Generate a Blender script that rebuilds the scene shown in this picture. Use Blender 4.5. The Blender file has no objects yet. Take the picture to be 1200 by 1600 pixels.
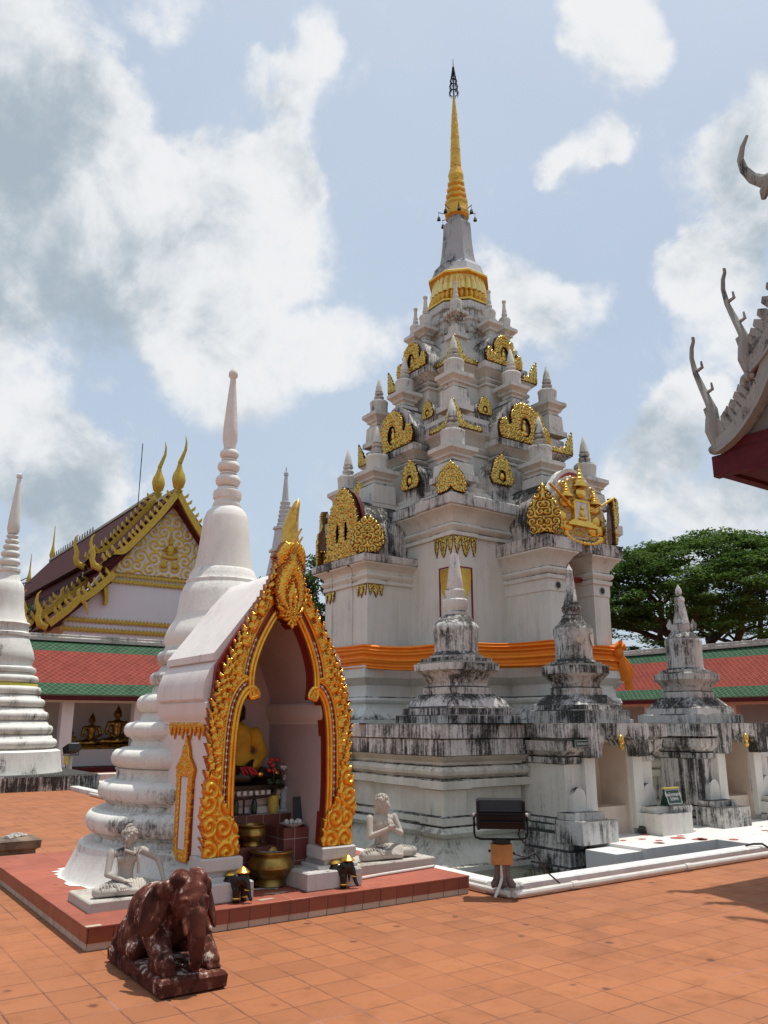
import bpy, math, random
import numpy as np
from mathutils import Vector, Matrix
from mathutils.geometry import tessellate_polygon
R = math.radians
random.seed(7)
SC = bpy.context.scene
COL = SC.collection

# ------------------------------------------------------------------ camera
EYE = 1.65
PITCH = math.atan(330 / 1270.0)
cam_d = bpy.data.cameras.new('camera')
cam_d.sensor_fit = 'VERTICAL'; cam_d.sensor_height = 36.0
cam_d.lens = 36.0 * 1270 / 1600
cam_d.clip_end = 5000; cam_d.clip_start = 0.05
cam = bpy.data.objects.new('camera', cam_d); COL.objects.link(cam)
cam.location = (0, 0, EYE); cam.rotation_euler = (R(90) + PITCH, 0, 0)
SC.camera = cam

def pxdir(x, y):
    f = 1270.0; cp, sp = math.cos(PITCH), math.sin(PITCH); yu = 800 - y
    return Vector((x - 600, f * cp - yu * sp, f * sp + yu * cp)).normalized()

# ------------------------------------------------------------------ sun, sky, exposure
SUN_AZ, SUN_EL = 52.0, 77.0          # azimuth clockwise from +Y
sd = bpy.data.lights.new('sun', 'SUN'); sd.energy = 3.3; sd.angle = R(0.6); sd.color = (1.0, 0.96, 0.89)
so = bpy.data.objects.new('sun', sd); COL.objects.link(so)
sv = Vector((math.sin(R(SUN_AZ)) * math.cos(R(SUN_EL)), math.cos(R(SUN_AZ)) * math.cos(R(SUN_EL)), math.sin(R(SUN_EL))))
so.rotation_euler = sv.to_track_quat('Z', 'Y').to_euler()
SC.view_settings.view_transform = 'Standard'; SC.view_settings.look = 'None'
SC.view_settings.exposure = 0.34; SC.view_settings.gamma = 1.0
SKY_STRENGTH = 0.1

world = bpy.data.worlds.new('World'); SC.world = world; world.use_nodes = True
def build_world():
    nt = world.node_tree; nt.nodes.clear()
    N = nt.nodes.new; L = nt.links.new
    out = N('ShaderNodeOutputWorld'); bg = N('ShaderNodeBackground'); bg.inputs[1].default_value = SKY_STRENGTH
    L(bg.outputs[0], out.inputs[0])
    sky = N('ShaderNodeTexSky'); sky.sky_type = 'NISHITA'; sky.sun_disc = False
    sky.sun_elevation = R(SUN_EL); sky.sun_rotation = R(SUN_AZ)
    sky.air_density = 1.0; sky.dust_density = 3.0; sky.ozone_density = 1.0
    tc = N('ShaderNodeTexCoord'); d = tc.outputs['Generated']
    def math_(op, a, b=None, c=None, clamp=False):
        n = N('ShaderNodeMath'); n.operation = op; n.use_clamp = clamp
        for i, v in enumerate((a, b, c)):
            if v is None: continue
            if isinstance(v, (int, float)): n.inputs[i].default_value = v
            else: L(v, n.inputs[i])
        return n.outputs[0]
    def noise(scale, detail, rough, off=(0, 0, 0), dist=0.0):
        mp = N('ShaderNodeMapping'); mp.inputs['Location'].default_value = off; L(d, mp.inputs[0])
        n = N('ShaderNodeTexNoise'); n.inputs['Scale'].default_value = scale; n.inputs['Detail'].default_value = detail
        n.inputs['Roughness'].default_value = rough; n.inputs['Distortion'].default_value = dist
        L(mp.outputs[0], n.inputs['Vector']); return n.outputs['Fac']
    # warped lookup direction so that the blob borders billow
    wn = N('ShaderNodeTexNoise'); wn.inputs['Scale'].default_value = 6.5; wn.inputs['Detail'].default_value = 6; wn.inputs['Roughness'].default_value = .55; L(d, wn.inputs['Vector'])
    ws = N('ShaderNodeVectorMath'); ws.operation = 'SUBTRACT'; L(wn.outputs['Color'], ws.inputs[0]); ws.inputs[1].default_value = (.5, .5, .5)
    wk = N('ShaderNodeVectorMath'); wk.operation = 'SCALE'; L(ws.outputs[0], wk.inputs[0]); wk.inputs['Scale'].default_value = .17
    wa = N('ShaderNodeVectorMath'); wa.operation = 'ADD'; L(d, wa.inputs[0]); L(wk.outputs[0], wa.inputs[1])
    wd = N('ShaderNodeVectorMath'); wd.operation = 'NORMALIZE'; L(wa.outputs[0], wd.inputs[0])
    def blobs(lst):
        tot = None
        for (x, y, rpx, w) in lst:
            c = pxdir(x, y); ang = math.atan(rpx / 1400.0)
            vm = N('ShaderNodeVectorMath'); vm.operation = 'DOT_PRODUCT'; L(wd.outputs[0], vm.inputs[0]); vm.inputs[1].default_value = c
            mr = N('ShaderNodeMapRange'); mr.interpolation_type = 'SMOOTHSTEP'
            L(vm.outputs['Value'], mr.inputs[0])
            mr.inputs[1].default_value = math.cos(ang * 1.35); mr.inputs[2].default_value = math.cos(ang * 0.25)
            mr.inputs[3].default_value = 0; mr.inputs[4].default_value = w
            tot = mr.outputs[0] if tot is None else math_('ADD', tot, mr.outputs[0])
        return tot
    cloud = [(20, 90, 130, 1.2), (-60, 300, 200, 1.2), (110, 280, 140, 1.2), (250, 350, 125, 1.1), (390, 310, 95, 1.0), (455, 260, 65, .85), (300, 450, 150, 1.0),
             (455, 380, 85, .8), (60, 480, 120, .8), (400, 560, 115, .9), (290, 590, 80, .7), (545, 545, 75, .8), (505, 80, 62, 1.0), (435, 140, 45, .7), (285, 15, 60, .6), (480, 165, 40, .5),
             (40, 700, 95, 1.1), (110, 740, 75, 1.0), (200, 780, 70, .7), (10, 820, 100, .8), (800, 480, 85, 1.05), (890, 505, 65, .7), (690, 500, 80, .9), (500, 770, 45, .8),
             (910, 238, 52, .8), (865, 250, 34, .6), (945, 235, 34, .6), (955, 30, 75, 1.0), (900, 5, 50, .7), (1130, 320, 95, 1.0), (1210, 230, 105, 1.1), (1075, 400, 60, .8), (1190, 110, 40, .5), (1060, 650, 75, .95), (1000, 720, 80, .6),
             (1110, 800, 100, .7), (1190, 790, 70, .7), (960, 810, 80, .4), (1180, 480, 80, .6)]
    S = blobs(cloud)
    fb = noise(8.0, 11, .6, (3.1, 1.7, .4), .35)
    fbo = noise(8.0, 11, .6, (3.1 + .30 * sv.x, 1.7 + .30 * sv.y, .4 + .30 * sv.z), .35)
    fb2 = noise(2.6, 4, .5, (7.7, 2.2, 5.4))
    dens = math_('ADD', S, math_('MULTIPLY', math_('SUBTRACT', fb, .5), 3.1))
    dens = math_('ADD', dens, math_('MULTIPLY', math_('SUBTRACT', noise(24.0, 8, .65, (2.1, 6.7, 1.4), .6), .5), .8))
    dens = math_('ADD', dens, math_('MULTIPLY', math_('SUBTRACT', fb2, .5), .5))
    mr = N('ShaderNodeMapRange'); mr.interpolation_type = 'SMOOTHSTEP'; L(dens, mr.inputs[0])
    mr.inputs[1].default_value = .16; mr.inputs[2].default_value = 1.08
    a = mr.outputs[0]
    grey = [(-20, 400, 150, .75), (110, 420, 130, .5), (330, 440, 110, .5), (230, 480, 130, .5), (10, 60, 150, .6), (70, 210, 110, .4), (60, 810, 100, .6), (150, 790, 70, .35), (1180, 470, 100, .55), (1110, 390, 70, .5),
            (1050, 700, 80, .5), (370, 600, 140, .35), (1160, 740, 90, .45), (90, 570, 110, .4), (880, 530, 70, .3)]
    G = blobs(grey)
    sh = noise(4.2, 9, .6, (1.3, 9.2, 3.3), .4)
    sh2 = noise(9.5, 9, .62, (5.3, 1.2, 8.3), .5)
    g = math_('ADD', math_('MULTIPLY', G, .55), math_('MULTIPLY', math_('SUBTRACT', sh, .46), 1.3))
    g = math_('ADD', g, math_('MULTIPLY', math_('SUBTRACT', sh2, .5), 1.0))
    g = math_('ADD', g, math_('MULTIPLY', math_('SUBTRACT', fb, fbo), -2.4))
    g = math_('ADD', g, math_('MULTIPLY', math_('SUBTRACT', dens, 1.1), .16))
    gm = N('ShaderNodeMapRange'); gm.interpolation_type = 'SMOOTHERSTEP'; L(g, gm.inputs[0]); gm.inputs[1].default_value = -.25; gm.inputs[2].default_value = 1.15; g = gm.outputs[0]
    mixc = N('ShaderNodeMix'); mixc.data_type = 'RGBA'; L(g, mixc.inputs[0])
    mixc.inputs[6].default_value = (6.9, 7.0, 7.1, 1); mixc.inputs[7].default_value = (3.1, 3.75, 4.3, 1)
    # pale humid veil over the blue
    veil = N('ShaderNodeMix'); veil.data_type = 'RGBA'
    v = math_('ADD', math_('MULTIPLY', noise(1.9, 5, .55, (4, 4, 1)), .5), .34, None, True)
    L(v, veil.inputs[0]); L(sky.outputs[0], veil.inputs[6]); veil.inputs[7].default_value = (5.0, 5.85, 6.75, 1)
    fin = N('ShaderNodeMix'); fin.data_type = 'RGBA'
    L(math_('MULTIPLY', a, .96), fin.inputs[0]); L(veil.outputs[2], fin.inputs[6]); L(mixc.outputs[2], fin.inputs[7])
    L(fin.outputs[2], bg.inputs[0])
build_world()

# ------------------------------------------------------------------ site frame (axes along the courtyard grid, origin under the great stupa)
ROT = R(35.0)
CX, CY = 2.1698, 21.1892
def W(u, v, z=0.0):
    return Vector((CX + u * math.cos(ROT) - v * math.sin(ROT), CY + u * math.sin(ROT) + v * math.cos(ROT), z))

# ------------------------------------------------------------------ materials
MATS = {}
class NB:
    """tiny node-building helper"""
    def __init__(s, name):
        s.m = bpy.data.materials.new(name); s.m.use_nodes = True; s.t = s.m.node_tree; s.t.nodes.clear()
        s.out = s.N('ShaderNodeOutputMaterial'); s.b = s.N('ShaderNodeBsdfPrincipled'); s.L(s.b.outputs[0], s.out.inputs[0])
    def N(s, t): return s.t.nodes.new(t)
    def L(s, a, b): s.t.links.new(a, b)
    def put(s, sock, v):
        if isinstance(v, (int, float)): sock.default_value = v
        elif isinstance(v, tuple): sock.default_value = v if len(v) == len(sock.default_value) else v + (1,)
        else: s.L(v, sock)
    def math(s, op, a, b=0.0, c=0.0, clamp=False):
        n = s.N('ShaderNodeMath'); n.operation = op; n.use_clamp = clamp
        for i, v in enumerate((a, b, c)): s.put(n.inputs[i], v)
        return n.outputs[0]
    def mix(s, f, a, b):
        n = s.N('ShaderNodeMix'); n.data_type = 'RGBA'
        s.put(n.inputs[0], f); s.put(n.inputs[6], a); s.put(n.inputs[7], b); return n.outputs[2]
    def ramp(s, v, lo, hi, o0=0.0, o1=1.0):
        n = s.N('ShaderNodeMapRange'); n.interpolation_type = 'SMOOTHSTEP'; s.put(n.inputs[0], v)
        n.inputs[1].default_value = lo; n.inputs[2].default_value = hi; n.inputs[3].default_value = o0; n.inputs[4].default_value = o1
        return n.outputs[0]
    def pos(s): return s.N('ShaderNodeNewGeometry').outputs['Position']
    def nz(s):
        n = s.N('ShaderNodeSeparateXYZ'); s.L(s.N('ShaderNodeNewGeometry').outputs['Normal'], n.inputs[0]); return n.outputs[2]
    def xyz(s, v):
        n = s.N('ShaderNodeSeparateXYZ'); s.L(v, n.inputs[0]); return n.outputs
    def map(s, v, scale=(1, 1, 1), rot=(0, 0, 0), loc=(0, 0, 0)):
        n = s.N('ShaderNodeMapping'); s.L(v, n.inputs[0]); n.inputs['Scale'].default_value = scale
        n.inputs['Rotation'].default_value = rot; n.inputs['Location'].default_value = loc; return n.outputs[0]
    def noise(s, v, scale, detail=4, rough=.55, dist=0.0):
        n = s.N('ShaderNodeTexNoise'); s.L(v, n.inputs['Vector']); n.inputs['Scale'].default_value = scale
        n.inputs['Detail'].default_value = detail; n.inputs['Roughness'].default_value = rough; n.inputs['Distortion'].default_value = dist
        return n.outputs['Fac']
    def bump(s, h, strength=.3, dist=.02):
        n = s.N('ShaderNodeBump'); s.L(h, n.inputs['Height']); n.inputs['Strength'].default_value = strength; n.inputs['Distance'].default_value = dist
        s.L(n.outputs[0], s.b.inputs['Normal'])
    def fin(s, col, rough=.8, metal=0.0, spec=None):
        s.put(s.b.inputs['Base Color'], col); s.put(s.b.inputs['Roughness'], rough); s.put(s.b.inputs['Metallic'], metal)
        if spec is not None: s.b.inputs['Specular IOR Level'].default_value = spec
        return s.m

def plaster(name, white=(.72, .69, .65), dirt=.3, streak=1.0, up=.5, stain=.3, black=(.035, .034, .03), vscale=1.0, green=0.0):
    """lime plaster with patchy black lichen, run-off streaks and ochre stains"""
    b = NB(name); p = b.pos()
    patch = b.noise(p, 1.1 * vscale, 5, .6)
    st = b.noise(b.map(p, (11, 11, .8)), vscale, 6, .6, .4)
    speck = b.noise(p, 16 * vscale, 8, .7)
    fine = b.noise(p, 55, 6, .7)
    nz = b.nz(); upf = b.ramp(nz, .25, .95)
    st2 = b.noise(b.map(p, (26, 26, 1.6)), vscale, 5, .6, .3)
    v = b.math('ADD', b.math('MULTIPLY', b.math('ADD', b.math('MULTIPLY', st, .6), b.math('MULTIPLY', st2, .4)), .8 * streak), b.math('MULTIPLY', patch, .85))
    v = b.math('ADD', v, b.math('MULTIPLY', speck, .3))
    v = b.math('ADD', v, b.math('MULTIPLY', upf, up))
    v = b.math('ADD', v, dirt - 1.1 - .4 * (streak - 1))
    m = b.ramp(v, .12, .34)
    grey = b.ramp(v, -.12, .25, 0, .5)
    ws = b.noise(b.map(p, (3, 3, .5)), 1.3, 4, .6)
    c = b.mix(b.ramp(ws, .45, .75, 0, stain), white, (.46, .38, .28))
    if green: 
        c = b.mix(b.ramp(b.noise(p, 2.1, 4), .4, .65, 0, green), c, (.36, .37, .26))
    c = b.mix(b.math('MULTIPLY', grey, b.ramp(fine, .3, .7)), c, (.27, .26, .24))
    c = b.mix(b.math('MULTIPLY', m, b.ramp(fine, .25, .5, .55, 1)), c, black)
    b.bump(b.math('ADD', b.math('MULTIPLY', fine, .5), b.math('MULTIPLY', speck, .8)), .35, .012)
    MATS[name] = b.fin(c, .88, 0, .25); return MATS[name]
plaster('plaster_clean', dirt=.10, up=.3, stain=.25, white=(.78, .755, .68))
plaster('plaster_tier', dirt=.19, up=.3, stain=.22, white=(.74, .72, .655))
plaster('plaster_white', dirt=.12, up=.05, stain=.14, white=(.775, .76, .70), streak=.9)
plaster('plaster_ringed', dirt=.24, up=-.1, stain=.25, white=(.74, .73, .67), streak=.7, vscale=1.6)
plaster('plaster_mould', dirt=.30, up=.2, stain=.35, vscale=1.3)
plaster('plaster_black', dirt=.37, up=.2, stain=.3, vscale=1.4, streak=1.2)
plaster('plaster_moss', dirt=.13, up=.25, stain=.4, green=.3, white=(.70, .67, .57))
plaster('prang_white', white=(.60, .60, .585), dirt=.16, up=.1, stain=.1)
plaster('plaster_grey', dirt=.22, up=.15, stain=.1, white=(.46, .46, .47), vscale=.9)
plaster('plaster_fluted', dirt=.33, up=.3, stain=.2, vscale=1.0, streak=1.6)
plaster('statue_stone', white=(.50, .46, .40), dirt=.17, up=.1, stain=.5, vscale=3.5, streak=.7)
plaster('wall_white', white=(.74, .73, .74), dirt=-.25, up=.0, stain=.08)
plaster('wall_pink', white=(.66, .5, .46), dirt=-.2, up=.0, stain=.1)
plaster('ridge_cement', white=(.5, .47, .42), dirt=.18, up=.2, stain=.3)
plaster('sala_board', white=(.33, .34, .32), dirt=.24, up=.1, stain=.25, vscale=2.2)
plaster('stone_step', white=(.55, .53, .5), dirt=.15, up=.1, stain=.3, vscale=2)

def gold(name, base=(.86, .55, .11), deep=(.42, .17, .03), rough=.3, metal=.9, bg=None, relief=True, dirt=.25):
    b = NB(name); p = b.pos()
    n1 = b.noise(p, 9, 5, .6); n2 = b.noise(p, 60, 4, .6)
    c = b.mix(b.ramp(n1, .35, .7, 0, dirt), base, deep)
    met = metal
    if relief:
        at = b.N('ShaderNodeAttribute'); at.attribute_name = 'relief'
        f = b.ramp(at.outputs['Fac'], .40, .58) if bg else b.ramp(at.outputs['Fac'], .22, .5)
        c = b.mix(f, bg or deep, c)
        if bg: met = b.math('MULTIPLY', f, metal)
    b.bump(n2, .25, .006)
    MATS[name] = b.fin(c, b.math('ADD', b.math('MULTIPLY', n1, .2), rough - .1), met); return MATS[name]
gold('gold_relief', base=(.88, .60, .15), deep=(.11, .04, .012), rough=.26)
gold('gold_plain', relief=False)
gold('gold_pale', base=(.86, .66, .24), deep=(.7, .42, .10), relief=False, rough=.34)
gold('gold_orange', base=(.78, .44, .07), deep=(.42, .16, .03), rough=.36, metal=.8, relief=False, dirt=.45)
gold('gold_foot', base=(.86, .48, .06), deep=(.66, .22, .015), rough=.3, metal=.8, relief=True, dirt=.3)
gold('gold_frame', base=(.86, .46, .06), deep=(.5, .15, .02), relief=False, rough=.26, dirt=.4)
gold('gold_arch', base=(.88, .50, .07), deep=(.36, .09, .02), rough=.25, metal=.9, dirt=.3)
gold('gold_arch2', base=(.80, .46, .09), deep=(.30, .10, .02), relief=False, rough=.3, dirt=.7)
gold('gold_paint', base=(.60, .39, .05), deep=(.26, .15, .02), relief=False, rough=.42, metal=.45, dirt=.35)
gold('gold_on_white', base=(.66, .45, .07), bg=(.66, .60, .56), rough=.42, metal=.4)
gold('gold_statue', base=(.42, .25, .06), deep=(.08, .04, .015), relief=False, rough=.32, metal=.85, dirt=.8)
gold('brass', base=(.46, .29, .07), deep=(.16, .09, .03), relief=False, rough=.34, metal=.85, dirt=.7)

def flat(name, col, rough=.6, metal=0.0, var=.25, scale=12, bump=.1, spec=None):
    b = NB(name); p = b.pos(); n = b.noise(p, scale, 5, .6)
    dk = tuple(x * (1 - var) for x in col)
    c = b.mix(b.ramp(n, .35, .7), col, dk)
    if bump: b.bump(b.noise(p, scale * 5, 4), bump, .006)
    MATS[name] = b.fin(c, rough, metal, spec); return MATS[name]
flat('red_lacquer', (.24, .015, .012), .35)
flat('maroon_wood', (.10, .012, .018), .65, 0, .25, 12, .1, .2)
flat('dark_wood', (.05, .02, .015), .7)
flat('black_metal', (.010, .010, .011), .5, 0, .2, 12, .1, .25)
flat('iron_dark', (.03, .03, .03), .5, .6)
flat('post_wood', (.17, .13, .11), .8, 0, .4, 9)
flat('box_ply', (.50, .22, .06), .6, 0, .3, 5)
flat('pvc_white', (.66, .63, .57), .45, 0, .15, 7)
flat('kerb_white', (.72, .70, .66), .7, 0, .25, 5)
flat('cable_black', (.015, .015, .015), .5)
flat('black_lacquer', (.02, .014, .010), .2, .3, .3)
flat('robe_yellow', (.62, .33, .02), .8, 0, .3, 6)
flat('cloth_orange', (.90, .235, .008), .75, 0, .12, 5, .05)
flat('cloth_yellow', (.62, .56, .08), .8)
flat('ribbon_red', (.5, .03, .04), .6)
flat('sign_green', (.008, .05, .032), .45, 0, .3)
flat('paint_white', (.75, .75, .72), .6)
flat('flower_red', (.55, .06, .05), .6)
flat('flower_orange', (.75, .25, .02), .6)
flat('flower_white', (.7, .68, .62), .6)
flat('leaf_dark', (.03, .07, .02), .6)
flat('vase_yellow', (.72, .55, .10), .35)
flat('bottle_dark', (.02, .025, .02), .1)
flat('gallery_dark', (.10, .075, .065), .8)
flat('gallery_ceiling', (.16, .07, .05), .7)
flat('bark', (.07, .05, .035), .9, 0, .5, 4, .5)
flat('log_stone', (.22, .16, .11), .85, 0, .6, 6, .6)
flat('red_petal', (.42, .10, .07), .8)
flat('lamp_glass', (.55, .58, .6), .15)
flat('grass_ground', (.10, .12, .05), .95, 0, .4, .5)
flat('soil_dark', (.05, .045, .035), .9)

def niche_bounce_and_patch():
    b = NB('niche_bounce_and_patch'); p = b.pos(); n = b.noise(p, 4, 4)
    MATS['niche_bounce_and_patch'] = b.fin(b.mix(b.ramp(n, .35, .75, 0, .4), (.66, .54, .43), (.5, .37, .25)), .85)  # niche walls: terracotta's reflected light put into the colour; repair patches share it
niche_bounce_and_patch()

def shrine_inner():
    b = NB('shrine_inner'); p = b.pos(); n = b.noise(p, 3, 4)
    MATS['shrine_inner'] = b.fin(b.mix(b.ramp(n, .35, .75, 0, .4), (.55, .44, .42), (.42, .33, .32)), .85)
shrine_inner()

def tile_mat(name, c1, c2, grout, w, h, msize=.006, offs=0.0, rough=.75, spots=True, bumpd=.006, loc=(0, 0, 0), dust=.3):
    b = NB(name); tc = b.N('ShaderNodeTexCoord'); o = tc.outputs['Object']; p = b.map(o, loc=loc)
    wob_ = b.N('ShaderNodeTexNoise'); b.L(o, wob_.inputs['Vector']); wob_.inputs['Scale'].default_value = 14; wob_.inputs['Detail'].default_value = 4
    va = b.N('ShaderNodeVectorMath'); va.operation = 'MULTIPLY_ADD'; b.L(wob_.outputs['Color'], va.inputs[0]); va.inputs[1].default_value = (.012, .012, 0); b.L(p, va.inputs[2]); p = va.outputs[0]
    br = b.N('ShaderNodeTexBrick'); b.L(p, br.inputs['Vector'])
    br.offset = offs; br.squash = 1
    for k, v in (('Scale', 1), ('Mortar Size', msize), ('Mortar Smooth', .15), ('Bias', -.1), ('Brick Width', w), ('Row Height', h)): br.inputs[k].default_value = v
    br.inputs['Color1'].default_value = c1 + (1,); br.inputs['Color2'].default_value = c2 + (1,); br.inputs['Mortar'].default_value = grout + (1,)
    big = b.noise(o, .55, 4, .6); mid = b.noise(o, 3.2, 6, .65)
    gr_ = b.mix(b.ramp(b.noise(o, .9, 3), .56, .64), grout, tuple(min(1, x * 2.6 + .08) for x in grout))
    tile_ = b.mix(b.noise(p, 1.7, 2), c1, c2)
    c = b.mix(b.math('MULTIPLY', br.outputs['Fac'], b.ramp(b.noise(o, 1.6, 5, .7), .36, .6, .3, 1)), tile_, gr_)
    # per-tile value: white noise on the tile index
    sx = b.xyz(p)
    cv = b.N('ShaderNodeCombineXYZ')
    b.L(b.math('FLOOR', b.math('DIVIDE', sx[0], w)), cv.inputs[0]); b.L(b.math('FLOOR', b.math('DIVIDE', sx[1], h)), cv.inputs[1])
    wn = b.N('ShaderNodeTexWhiteNoise'); wn.noise_dimensions = '2D'; b.L(cv.outputs[0], wn.inputs['Vector'])
    c = b.mix(b.ramp(wn.outputs['Value'], .2, 1, 0, .4), c, tuple(x * .74 for x in c2))
    c = b.mix(b.ramp(big, .4, .7, 0, dust), c, (c1[0] * 1.25, c1[1] * 1.15, c1[2] * 1.1))
    c = b.mix(b.ramp(mid, .48, .75, 0, .55), c, tuple(x * .55 for x in c1))
    c = b.mix(b.ramp(b.noise(o, 30, 5, .7), .5, .8, 0, .4), c, tuple(x * .55 for x in c1))
    c = b.mix(b.ramp(b.noise(o, .8, 7, .72, .6), .52, .72, 0, .42), c, tuple(x * .5 for x in c2))
    if spots:
        vo = b.N('ShaderNodeTexVoronoi'); b.L(b.map(o, (1, 1, 1)), vo.inputs['Vector']); vo.inputs['Scale'].default_value = 3.3
        wob = b.math('ADD', vo.outputs['Distance'], b.math('MULTIPLY', b.noise(o, 20, 4), .12))
        sel = b.N('ShaderNodeSeparateColor'); b.L(vo.outputs['Color'], sel.inputs[0])
        c = b.mix(b.math('MULTIPLY', b.ramp(wob, .21, .11, 0, .8), b.ramp(sel.outputs[0], .3, .5)), c, (.07, .025, .015))
    h_ = b.math('ADD', b.math('MULTIPLY', br.outputs['Fac'], -1.0), b.math('MULTIPLY', mid, .35))
    b.bump(h_, .5, bumpd)
    MATS[name] = b.fin(c, b.ramp(mid, .3, .7, rough - .1, rough + .12), 0, .35)
tile_mat('terracotta', (.365, .14, .054), (.30, .104, .043), (.10, .04, .027), .2925, .285, .0065, loc=(12.4, 9.61, 0), bumpd=.015)
tile_mat('terracotta_platform', (.36, .105, .06), (.29, .08, .05), (.2, .09, .06), .2925, .285, .004, loc=(0, 0, 0), dust=.5)

def facing_tile(name, c1, c2, grout, w, h, rough=.45):
    # vertical faces: pattern across (u+v, z)
    b = NB(name); tc = b.N('ShaderNodeTexCoord'); o = tc.outputs['Object']; s = b.xyz(o)
    cv = b.N('ShaderNodeCombineXYZ'); b.L(b.math('ADD', s[0], s[1]), cv.inputs[0]); b.L(s[2], cv.inputs[1])
    br = b.N('ShaderNodeTexBrick'); b.L(cv.outputs[0], br.inputs['Vector']); br.offset = 0
    for k, v in (('Scale', 1), ('Mortar Size', .004), ('Mortar Smooth', .1), ('Bias', 0), ('Brick Width', w), ('Row Height', h)): br.inputs[k].default_value = v
    br.inputs['Color1'].default_value = c1 + (1,); br.inputs['Color2'].default_value = c2 + (1,); br.inputs['Mortar'].default_value = grout + (1,)
    n = b.noise(o, 5, 5, .6)
    c = b.mix(b.ramp(n, .45, .8, 0, .6), br.outputs['Color'], tuple(x * .45 for x in c1))
    b.bump(b.math('MULTIPLY', br.outputs['Fac'], -1.0), .5, .004)
    MATS[name] = b.fin(c, rough, 0, .4)
facing_tile('riser_tile', (.27, .075, .04), (.21, .055, .032), (.06, .025, .02), .19, 1.0)
facing_tile('altar_tile', (.20, .06, .045), (.15, .045, .035), (.36, .27, .24), .2, .2)
facing_tile('riser_cement', (.52, .40, .30), (.44, .33, .25), (.12, .08, .06), .19, 1.0, .85)

def roof_tile(name, c1, c2, line, s=.17, rough=.8):
    b = NB(name); tc = b.N('ShaderNodeTexCoord'); p = b.map(tc.outputs['UV'], rot=(0, 0, R(45)))
    br = b.N('ShaderNodeTexBrick'); b.L(p, br.inputs['Vector']); br.offset = 0
    for k, v in (('Scale', 1), ('Mortar Size', s * .06), ('Mortar Smooth', .3), ('Bias', 0), ('Brick Width', s), ('Row Height', s)): br.inputs[k].default_value = v
    br.inputs['Color1'].default_value = c1 + (1,); br.inputs['Color2'].default_value = c2 + (1,); br.inputs['Mortar'].default_value = line + (1,)
    n = b.noise(tc.outputs['UV'], 1.5, 5, .6)
    c = b.mix(b.ramp(n, .45, .8, 0, .5), br.outputs['Color'], tuple(x * .5 for x in c1))
    b.bump(b.math('MULTIPLY', br.outputs['Fac'], 1.0), .6, .02)
    MATS[name] = b.fin(c, rough, 0, .12)
roof_tile('roof_red', (.235, .037, .024), (.18, .028, .02), (.30, .12, .09))
roof_tile('roof_green', (.018, .062, .03), (.026, .08, .037), (.15, .2, .14))
roof_tile('roof_maroon', (.075, .022, .02), (.055, .018, .017), (.04, .014, .014), .14, .85)
roof_tile('roof_grey', (.08, .085, .08), (.06, .06, .058), (.20, .20, .19), .1)

def water():
    b = NB('water'); p = b.pos()
    b.bump(b.noise(p, 6, 3), .08, .02)
    MATS['water'] = b.fin(b.mix(b.ramp(b.noise(p, 3, 4), .4, .7), (.02, .022, .014), (.045, .045, .028)), .06)
water()

def elephant_paint():
    b = NB('elephant_paint'); p = b.pos()
    big = b.noise(p, 5, 5, .6); n = b.noise(b.map(p, (1, 1, .55)), 13, 7, .62); f = b.noise(p, 60, 6, .7)
    nz = b.nz()
    c = b.mix(b.ramp(big, .35, .7), (.098, .031, .022), (.06, .021, .016))
    c = b.mix(b.ramp(b.noise(p, 9, 5), .48, .7, 0, .85), c, (.022, .012, .010))
    v = b.math('ADD', b.math('ADD', n, b.math('MULTIPLY', f, .3)), b.math('MULTIPLY', nz, .09))
    chip = b.ramp(v, .765, .815)
    edge = b.ramp(v, .66, .765, 0, .8)
    c = b.mix(edge, c, (.19, .075, .054)); c = b.mix(chip, c, (.46, .38, .32))
    b.bump(b.math('SUBTRACT', b.math('MULTIPLY', f, .4), chip), .6, .006)
    MATS['elephant_paint'] = b.fin(c, .92, 0, .08)
elephant_paint()

def leaf(name, c1, c2):
    b = NB(name); at = b.N('ShaderNodeAttribute'); at.attribute_name = 'tone'
    c = b.mix(at.outputs['Fac'], c1, c2)
    m = b.fin(c, .6, 0, .2)
    tr = b.N('ShaderNodeBsdfTranslucent'); b.L(c, tr.inputs[0]); ms = b.N('ShaderNodeMixShader'); ms.inputs[0].default_value = .4
    b.L(b.b.outputs[0], ms.inputs[1]); b.L(tr.outputs[0], ms.inputs[2]); b.L(ms.outputs[0], b.out.inputs[0]); MATS[name] = m
leaf('leaf_rain', (.04, .085, .015), (.12, .20, .035))
leaf('leaf_small', (.03, .065, .016), (.09, .14, .035))

def marble():
    b = NB('marble_slab'); p = b.pos()
    n = b.noise(p, 3, 6, .6, 1.0)
    MATS['marble_slab'] = b.fin(b.mix(b.ramp(n, .5, .75, 0, .5), (.70, .68, .65), (.5, .48, .45)), .5)
marble()

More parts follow.
